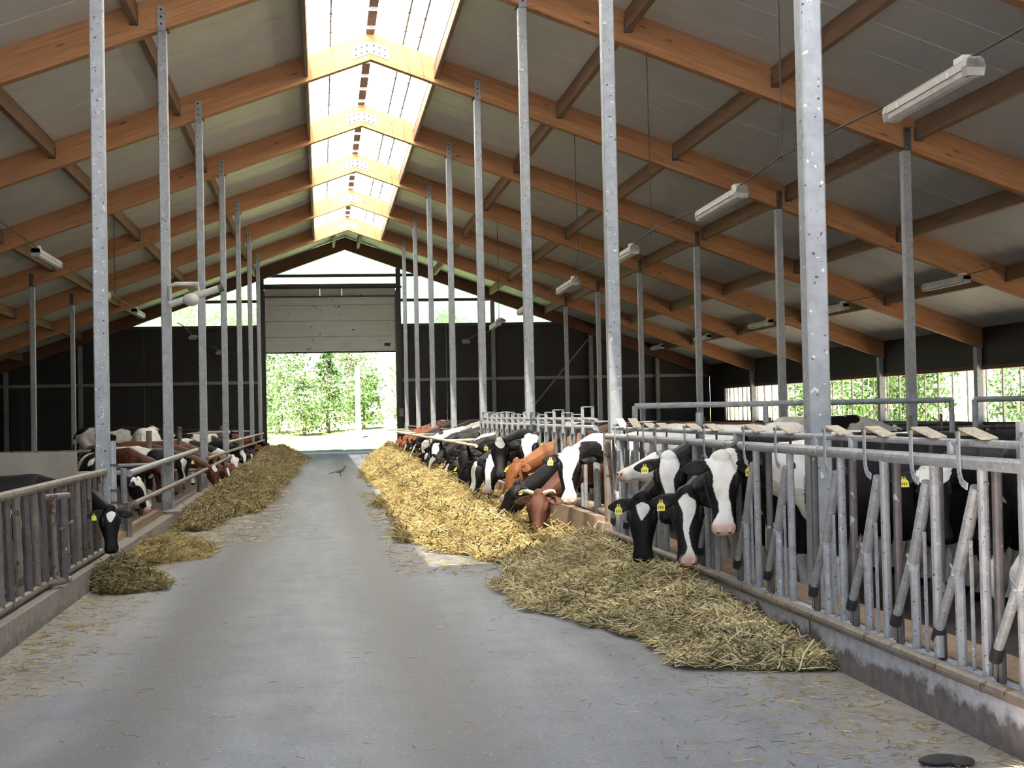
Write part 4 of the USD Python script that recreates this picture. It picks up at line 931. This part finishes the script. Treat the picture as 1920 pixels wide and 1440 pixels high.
def bank(name, label, heap, mm, sm, n, length, width, seed, step=(.09, .12), lift=.05, tilt=.3):
    r = np.random.default_rng(seed)
    t = thing(name, label, 'fodder', (0, 0, 0), kind='stuff')
    ys = np.arange(heap.y0, heap.y1 + step[1], step[1]); us = np.linspace(0, 1, int(1.6 / step[0]))
    a, b = heap.edges(ys)
    X = a[:, None] + (b - a)[:, None] * us[None]; Y = np.repeat(ys[:, None], len(us), 1)
    Z = heap.height(X * .999 + (a + b)[:, None] * .0005, Y); Z[:, 0] = -.01
    Z = Z + (r.uniform(-1, 1, Z.shape) * .018) * (Z > .02) + .004
    q = len(us); F = []
    for i in range(len(ys) - 1):
        j = np.arange(q - 1); o = i * q
        F.append(np.stack([o + j, o + j + 1, o + q + j + 1], 1)); F.append(np.stack([o + j, o + q + j + 1, o + q + j], 1))
    F = np.vstack(F)
    V = np.stack([X, Y, Z], -1).reshape(-1, 3)
    nrm = np.cross(V[F[0, 1]] - V[F[0, 0]], V[F[0, 2]] - V[F[0, 0]])
    if nrm[2] < 0: F = F[:, ::-1]
    obj('mound', (V, F), mm, t, kind='stuff', smooth=True)
    y = r.uniform(0, 1, n) ** 1.35 * (heap.y1 - heap.y0) + heap.y0
    u = r.uniform(-.06, 1.0, n); a, b = heap.edges(y)
    x = a + (b - a) * u
    z = np.maximum(heap.height(x, y), .004)
    v, f = strands(np.stack([x, y, z], 1), r, length, width, lift, tilt)
    obj('stems', (v, f), sm, t, kind='stuff', rnd=np.repeat(r.uniform(0, 1, n), 9))
    return t
bank('straw_bank', 'shaded greenish straw bank against the near right curb, in front of the nearest cows',
     Heap([(8.2, 2.95), (8.45, 2.15), (9.5, 1.98), (11.1, 1.72), (13, 1.62), (14.2, 1.8), (15.6, 2.3)], [(8.2, 2.99), (15.6, 2.99)], [(8.3, .07), (9.5, .13), (11.5, .2), (13.5, .24), (15.6, .2)], 8.25, 15.7, 4), 'mound_green', 'straw_green', 17000, .105, .009, 41)
bank('straw_bank', 'sunlit golden straw bank along the right row of feeding cows',
     Heap([(14.2, 2.3), (15.0, 1.75), (16.3, 1.4), (17.6, 1.1), (19.2, .85), (20.4, 1.15), (23, 1.25), (26.3, .95), (28.2, 1.45), (31, 1.25), (35.8, 1.1), (43, 1.33), (50, 1.6), (56, 1.9)], [(14.2, 2.93), (56, 2.93)], [(14.7, .12), (17, .17), (22, .28), (30, .36), (45, .42), (56, .4)], 14.3, 56.5, 9, .6), 'mound_gold', 'straw_gold', 34000, .14, .013, 42, (.09, .16))
bank('straw_bank', 'long brown-gold fodder bank in front of the left cows',
     Heap([(20.5, -1.7), (22, -1.45), (24, -1.2), (28.5, -.9), (31, -1.05), (38, -.85), (47, -.75), (56, -.6)], [(20.5, -2.1), (56, -2.14)], [(20.5, .10), (23, .2), (30, .3), (45, .42), (56, .42)], 20.6, 56.5, 15, .6), 'mound_dark', 'straw_brown', 15000, .14, .012, 43, (.09, .16))
bank('fodder_heap', 'small dark green-brown fodder heap beside the left curb, nearest the gate',
     Heap([(13.35, -1.8), (13.6, -1.45), (14.1, -1.42), (14.6, -1.6), (15.0, -1.9)], [(13.35, -2.0), (13.8, -2.14), (15.0, -2.14)], [(13.3, .3), (14.1, .37), (15, .3)], 13.35, 15.0, 21, .55), 'mound_dark', 'straw_dark', 2600, .11, .008, 44, (.05, .05), .045)
bank('fodder_heap', 'low loose yellow straw heap on the left, beyond the dark one',
     Heap([(15.9, -1.9), (16.5, -1.35), (17.3, -1.3), (18.2, -1.5), (19.0, -1.9)], [(15.9, -2.1), (19.0, -2.14)], [(15.9, .1), (17, .2), (19, .1)], 15.9, 19.0, 27, .5), 'mound_green', 'straw_gold', 2400, .12, .008, 45, (.06, .08))
# thin litter of stems over the concrete
r = np.random.default_rng(77)
def litter(label, n, fx, fy, ln, w, mat):
    p = np.stack([fx(n), fy(n), np.full(n, .004)], 1)
    v, f = strands(p, r, ln, w, .004, .03, .15)
    o = obj('loose_straw', (v, f), mat, rnd=np.repeat(r.uniform(0, 1, n), 9)); tag(o, label, 'straw', kind='stuff')
litter('loose straw strewn over the concrete beside the near right curb', 1700, lambda n: 2.95 - np.abs(r.normal(0, .55, n)), lambda n: r.uniform(5.2, 11, n), .06, .004, 'straw_gold')
litter('loose straw thinly scattered over the whole passage floor', 900, lambda n: r.uniform(-1.9, 2.6, n), lambda n: 6 + 26 * r.uniform(0, 1, n) ** 1.6, .05, .0035, 'straw_gold')
litter('loose straw along the foot of the left curb', 1800, lambda n: -2.12 + np.abs(r.normal(0, .32, n)), lambda n: 8.5 + 14 * r.uniform(0, 1, n) ** 1.2, .07, .005, 'straw_gold')
litter('wisps of straw drawn out around the golden bank', 2600, lambda n: r.uniform(.7, 2.2, n), lambda n: r.uniform(14, 30, n), .09, .007, 'straw_gold')
litter('wisps of straw drawn out around the left bank', 2200, lambda n: -1.0 + r.normal(0, .4, n) - .4, lambda n: r.uniform(18.5, 32, n), .09, .007, 'straw_green')
# ------------------------------------------------------------------ strip lamps on their cables, floodlights, small things
def strip_lamp(label, a, b, proto={}):
    a, b = np.array(a, float), np.array(b, float)
    t = thing('strip_lamp', label, 'lamp', tuple(a), 0)
    d = b - a; ln = np.linalg.norm(d); d, s, u = frame_of(d)
    o = np.zeros(3)
    w, h = .16, .10
    obj('housing', MB().prism([(-w / 2, -.015), (-w / 2 + .01, .05), (-.05, .075), (.05, .075), (w / 2 - .01, .05), (w / 2, -.015)], o, d * ln), 'lamp_body', t)
    obj('diffuser', MB().prism([(-w / 2 + .008, -.018), (w / 2 - .008, -.018), (w / 2 - .02, -.06), (.03, -.085), (-.03, -.085), (-w / 2 + .02, -.06)][::-1], d * .03, d * (ln - .03)), 'plastic_white', t)
    for q in (.04, ln - .04): obj('end_cap', MB().prism([(-.07, -.08), (-.085, .0), (-.07, .06), (.07, .06), (.085, .0), (.07, -.08)], d * (q - .04), d * (q + .04)), 'lamp_body', t)
    obj('junction_box', MB().prism([(-.05, .07), (-.05, .12), (.05, .12), (.05, .07)], d * .12, d * .30), 'plastic_white', t)
    for q in (.35, ln - .35): obj('clip', MB().prism([(-w / 2 - .008, -.02), (-w / 2 - .008, .03), (w / 2 + .008, .03), (w / 2 + .008, -.02)], d * (q - .015), d * (q + .015)), 'steel_clean', t)
    return t
XLR, ZL = 5.25, 4.27
for i, (ya, yb) in enumerate([(10.95, 12.7), (17.45, 19.45), (23.7, 25.65), (29.4, 31.5), (36.0, 37.9), (42.5, 44.3)]):
    strip_lamp(f"dusty grey strip lamp on the cable over the right row, {ORD[i]} from the camera", (XLR, ya, ZL), (XLR, yb, ZL - .03))
for i, (x, ya, yb, z) in enumerate([(12.6, 26.9, 28.9, 4.03), (12.6, 33.5, 35.3, 4.0), (12.6, 39.4, 41.4, 4.0), (12.6, 46, 47.8, 3.95), (12.6, 52.5, 54.2, 3.95)]):
    strip_lamp(f"thin strip lamp under the outer right roof slope, {ORD[i]} from the camera", (x, ya, z), (x, yb, z))
for i, (x, ya, yb, z) in enumerate([(-4.9, 26.0, 28.2, 4.55), (-4.9, 32.6, 34.6, 4.5), (-4.9, 39.4, 41.2, 4.5)]):
    strip_lamp(f"strip lamp hanging under the left roof slope, {ORD[i]} from the camera", (x, ya, z), (x, yb, z))
def line(name, label, pts, r=.008, cat='cable'):
    o = obj(name, tube(pts, r, 5), 'cable'); tag(o, label, cat); return o
def sag(p, q, s=.12, n=8):
    p, q = np.array(p, float), np.array(q, float); t = np.linspace(0, 1, n)[:, None]
    return p + (q - p) * t - np.array([0, 0, 1.]) * s * 4 * t * (1 - t)
pts = [sag((XLR, 5.0, ZL + .25), (XLR, 10.85, ZL + .09), .05)]
for a, b in ((10.85, 12.8), (17.45, 19.45), (23.7, 25.65), (29.4, 31.5), (36.0, 37.9)): pts.append(np.array([[XLR, a, ZL + .09], [XLR, b, ZL + .08]]))
segs = [pts[0], pts[1]]
for a, b, m in ((12.8, 17.45, 15.87), (19.45, 23.7, 22.5), (25.65, 29.4, 29.1), (31.5, 36.0, 35.7)):
    segs += [np.array([[XLR, m, ZL + .16]])]
    segs += [np.array([[XLR, b, ZL + .09], [XLR, b + 1.9, ZL + .08]])]
line('lamp_cable', 'thin brown power cable joining the strip lamps over the right row', np.vstack(segs), .011)
line('lamp_cable', 'thin power cable joining the strip lamps on the left', [(-4.9, 18, 4.95), (-4.9, 22.4, 4.72), (-4.9, 26, 4.64), (-4.9, 28.2, 4.62), (-4.9, 32.6, 4.58), (-4.9, 39.4, 4.58)], .011)
line('lamp_cable', 'thin power cable joining the lamps of the outer right row', [(12.6, 22, 4.2), (12.6, 26.9, 4.10), (12.6, 33.5, 4.08), (12.6, 39.4, 4.07), (12.6, 46, 4.03), (12.6, 54.2, 4.03)], .010)
for i, k in enumerate((1, 2, 3, 4, 5)):
    line('hanging_wire', f"dark hanging wire from the rafter down to the right lamp cable, {ORD[i]} from the camera", [(XLR, FY(k), zu(XLR)), (XLR + .01, FY(k) + .02, (zu(XLR) + ZL) / 2), (XLR, FY(k), ZL + .10)], .009, 'wire')
for i, k in enumerate((2, 4)):
    line('hanging_wire', f"dark hanging wire under the left roof slope, {'nearer' if i == 0 else 'farther'} one", [(-4.9, FY(k), zu(-4.9)), (-4.9, FY(k), 4.62)], .009, 'wire')

def floodlight(label, p, arm):
    t = thing('floodlight', label, 'lamp', p)
    ax = np.array(arm, float)
    obj('arm', tube([ax, ax * .55 + [0, 0, .12], ax * .1 + [0, 0, .05]], .02, 6), 'girt_grey', t)
    obj('lamp_head', MB().prism([(-.14, -.05), (-.18, .03), (-.09, .09), (.09, .09), (.18, .03), (.14, -.05)], (0, .18, .02), (0, -.28, -.06)), 'lamp_body', t)
    obj('lens', MB().prism([(-.12, -.06), (-.12, -.052), (.12, -.052), (.12, -.06)], (0, .12, .02), (0, -.24, -.05)), 'plastic_white', t)
floodlight('floodlight on the far gable by the sky window, right of the door, higher one', (7.75, 61.9, 5.62), (-.5, .4, -.45))
floodlight('floodlight on the far gable right of the door, lower one', (6.2, 61.9, 4.72), (1.1, .4, .45))
floodlight('floodlight on the far gable left of the door, upper one', (-5.3, 61.9, 5.05), (-.7, .4, .65))
floodlight('floodlight on the far gable left of the door, lower one near the columns', (-4.2, 61.9, 4.4), (-.6, .4, .3))
# white bracket lamp on the second left column
t = thing('bracket_lamp', 'white bracket with a white tubular lamp on the second left column', 'lamp', (-2.25, 22.41, 3.45))
obj('bracket', tube([(0, -.05, -.05), (.0, -.10, .14), (.10, -.12, .17), (.42, -.12, .17), (.44, -.12, .05), (.30, -.12, -.02)], .035, 8), 'plastic_white', t)
obj('lamp_tube', tube([(0, -.12, -.14), (.75, -.12, .10)], .055, 10), 'plastic_white', t)
obj('lamp_head', MB().ball((.32, -.14, -.07), (.13, .10, .10), 2), 'plastic_white', t, smooth=True)
obj('green_cap', tube([(.73, -.12, .09), (.80, -.12, .115)], .06, 10), 'leaf_pale', t)
# wagtail on the concrete
t = thing('bird', 'small grey bird standing in the middle of the feed passage', 'bird', (.454, 38.5, 0))
S = 1.5
b = union(chain([(-.06, 0, .085, .022), (-.01, 0, .10, .038), (.04, 0, .12, .036), (.075, 0, .165, .024)], 12) + [ell((.085, 0, .178), .025, 12), hull(ell((.10, 0, .178), .010, 8), ell((.135, 0, .172), .003, 6))])
b = b.scale((S, S, S)); 
obj('body', b.rotate((0, 0, 20)), 'bird_grey', t, smooth=True)
m = MB().bar((-.07 * S, 0, .085 * S), (-.20 * S, -.02, .055 * S), .03 * S, .008 * S)
obj('tail', m, 'rubber', t)
for s in (1, -1): obj('leg', tube([(.01 * S, .018 * s * S, .07 * S), (.0, .02 * s * S, .035 * S), (.008 * S, .02 * s * S, .0)], .006 * S, 5), 'rubber', t)
o = obj('dung_clod', MB().ball((2.62, 5.98, .02), (.10, .05, .025), 2).ball((2.70, 5.95, .018), (.06, .05, .02), 2), 'rubber'); tag(o, 'small black clod on the concrete in the bottom right corner', 'clod')
# ------------------------------------------------------------------ outside: yard, rising meadow, trees
obj('ground', box((-30, -60, -.35), (40, YN - .2, -.02)), 'yard_concrete', kind='structure')
obj('ground', box((-6, YF + .5, -.3), (8, 66.5, -.006)), 'apron_concrete', kind='structure')
gx = np.linspace(-90, 140, 70); gy = np.concatenate([np.linspace(62.9, 100, 40), np.linspace(104, 260, 30)])
X, Y = np.meshgrid(gx, gy)
def gz(x, y): return np.where(y > 66.4, np.clip((y - 66.4), 0, 60) * .036 * (1 + .018 * np.clip(x, -20, 20)) , 0) + .10 * (meshkit.fbm(np.stack([x * .35, y * .35, x * 0], -1), 3, 2) - .5) * np.clip((y - 66.4) / 4, 0, 1) - .02
Z = gz(X, Y); q = len(gx)
F = np.vstack([np.stack([i * q + np.arange(q - 1), i * q + np.arange(1, q), (i + 1) * q + np.arange(1, q)], 1) for i in range(len(gy) - 1)] + [np.stack([i * q + np.arange(q - 1), (i + 1) * q + np.arange(1, q), (i + 1) * q + np.arange(q - 1)], 1) for i in range(len(gy) - 1)])
obj('lawn', (np.stack([X, Y, Z], -1).reshape(-1, 3), F), 'meadow', kind='structure', smooth=True)
obj('lawn', box((XW_R + .4, -60, -.3), (140, 62.8, .0)), 'side_yard', kind='structure')
def tree(label, x, y, z, h, rad, n, leaf, look_, trunk='bark', form='round', seed=0, group=None, low=.12):
    r = np.random.default_rng(500 + seed)
    t = thing('tree' if h > 3.2 else 'shrub', label, 'tree' if h > 3.2 else 'shrub', (x, y, z), 0, group)
    m = MB(); tr = .022 * h + .03
    lean = r.normal(0, .03, 2) * h
    m.tube([(0, 0, -.1), (lean[0] * .3, lean[1] * .3, h * .35), (lean[0] * .7, lean[1] * .7, h * .7), (lean[0], lean[1], h * .97)], [tr, tr * .75, tr * .45, .012], 8)
    nb = 9
    cl = []
    for i in range(nb):
        f = low + (.95 - low) * (i + .5) / nb
        for k in range(2 if h < 3 else 3):
            a = r.uniform(0, 2 * math.pi)
            wr = rad * ((1 - f) ** .8 * 1.25 + .06 if form == 'cone' else math.sqrt(max(.08, 1 - ((f - .5) / .56) ** 2))) * r.uniform(.6, 1.0)
            p0 = np.array([lean[0] * f, lean[1] * f, h * f]); p1 = p0 + np.array([math.cos(a) * wr, math.sin(a) * wr, (.12 if form != 'cone' else -.12) * wr + r.normal(0, .1)])
            m.tube([p0, (p0 + p1) / 2 + [0, 0, .08 * wr], p1], [tr * .35, tr * .22, .008], 5)
            cl.append((p0, p1, wr))
    obj('trunk', m, trunk, t)
    # leaves grow in clusters along the outer half of the boughs
    ci = r.integers(0, len(cl), n)
    P0 = np.array([c[0] for c in cl])[ci]; P1 = np.array([c[1] for c in cl])[ci]; W = np.array([c[2] for c in cl])[ci]
    s = r.uniform(.25, 1.08, n)[:, None]
    c = P0 + (P1 - P0) * s + r.normal(0, 1, (n, 3)) * (W * .20 + .06)[:, None] * np.array([1, 1, .8])
    if form == 'birch': c[:, 2] -= np.abs(r.normal(0, .22, n)) * rad * .6
    a = r.normal(0, 1, (n, 3)); a /= np.linalg.norm(a, axis=1, keepdims=True); a[:, 2] -= .35
    bb = np.cross(a, r.normal(0, 1, (n, 3))); bb /= np.linalg.norm(bb, axis=1, keepdims=True); a /= np.linalg.norm(a, axis=1, keepdims=True)
    l = (leaf * r.uniform(.6, 1.3, n))[:, None]
    V = np.stack([c - a * l * .5, c + bb * l * .32, c + a * l * .6, c - bb * l * .32], 1).reshape(-1, 3)
    V[:, 2] = np.maximum(V[:, 2], .02)
    i4 = np.arange(n) * 4
    F = np.vstack([np.stack([i4, i4 + 1, i4 + 2], 1), np.stack([i4, i4 + 2, i4 + 3], 1)])
    obj('foliage', (V, F), look_, t, kind='stuff', rnd=np.repeat(r.uniform(0, 1, n), 4))
    return t
DT_ = [(-5.6, 84, 7.5, 2.6, 'leaf_birch', 'birch', 'tall birch at the left edge of the far doorway view'), (-3.9, 80, 4.2, 1.7, 'leaf_birch', 'round', 'pale green bush low on the left in the far doorway'), (-2.6, 86, 6.2, 2.2, 'leaf_birch', 'birch', 'birch left of the middle in the far doorway'),
       (-1.0, 83, 3.6, 1.7, 'leaf_pale', 'round', 'light bush in front of the birches, left half of the doorway'), (.35, 85.5, 5.0, 1.5, 'leaf_dark', 'cone', 'dark green spruce in the middle of the doorway view'), (2.5, 88, 3.4, 1.3, 'leaf_birch', 'round', 'rounded bush just right of the white pole'),
       (6.0, 92, 5.2, 1.9, 'leaf_pale', 'birch', 'pale young birch at the right side of the doorway'), (-7.6, 90, 9.0, 2.8, 'leaf_pale', 'birch', 'tall pale birch behind the left doorpost'), (1.9, 102, 5.2, 2.0, 'leaf_pale', 'round', 'hazy round tree far behind the white pole'),
       (-4.6, 97, 9.5, 3.0, 'leaf_pale', 'birch', 'tall hazy birch behind the left bushes'), (7.6, 88, 7.5, 1.8, 'leaf_dark', 'birch', 'dark birch cut by the right doorpost')]
for i, (x, y, h, rad, lk, fm, lab) in enumerate(DT_):
    tree(lab, x, y, float(gz(np.array(x), np.array(y))), h, rad, int(900 + 330 * h), .20 if lk != 'leaf_dark' else .17, lk, 'birch_bark' if fm == 'birch' else 'bark', fm, i, 'trees seen through the far door')
p = thing('utility_pole', 'white painted pole standing on the meadow beyond the door', 'pole', (1.93, 78.0, float(gz(np.array(1.93), np.array(78.0))) - .05))
obj('shaft', tube([(0, 0, 0), (0, 0, 3.9)], [.15, .13], 12), 'pole_paint', p); obj('cap', tube([(0, 0, 3.9), (0, 0, 3.98)], [.15, .10], 12), 'girt_grey', p); obj('base', tube([(0, 0, -.02), (0, 0, .12)], .20, 12), 'concrete_wall', p)
for i in range(13):
    r_ = np.random.default_rng(900 + i)
    y = 36 + i * 4.3 + r_.uniform(-1, 1); x = 23 + r_.uniform(0, 5) + i * .55
    tree(f"leafy tree outside the right side windows, {ORD[i]} from the camera", x, y, 0.0, r_.uniform(4.2, 6.5), r_.uniform(1.7, 2.4), 1700, .22, ['leaf_dark', 'leaf_dark', 'leaf_birch'][i % 3], 'birch_bark' if i % 2 else 'bark', 'round', 40 + i, 'trees outside the side windows', .06)
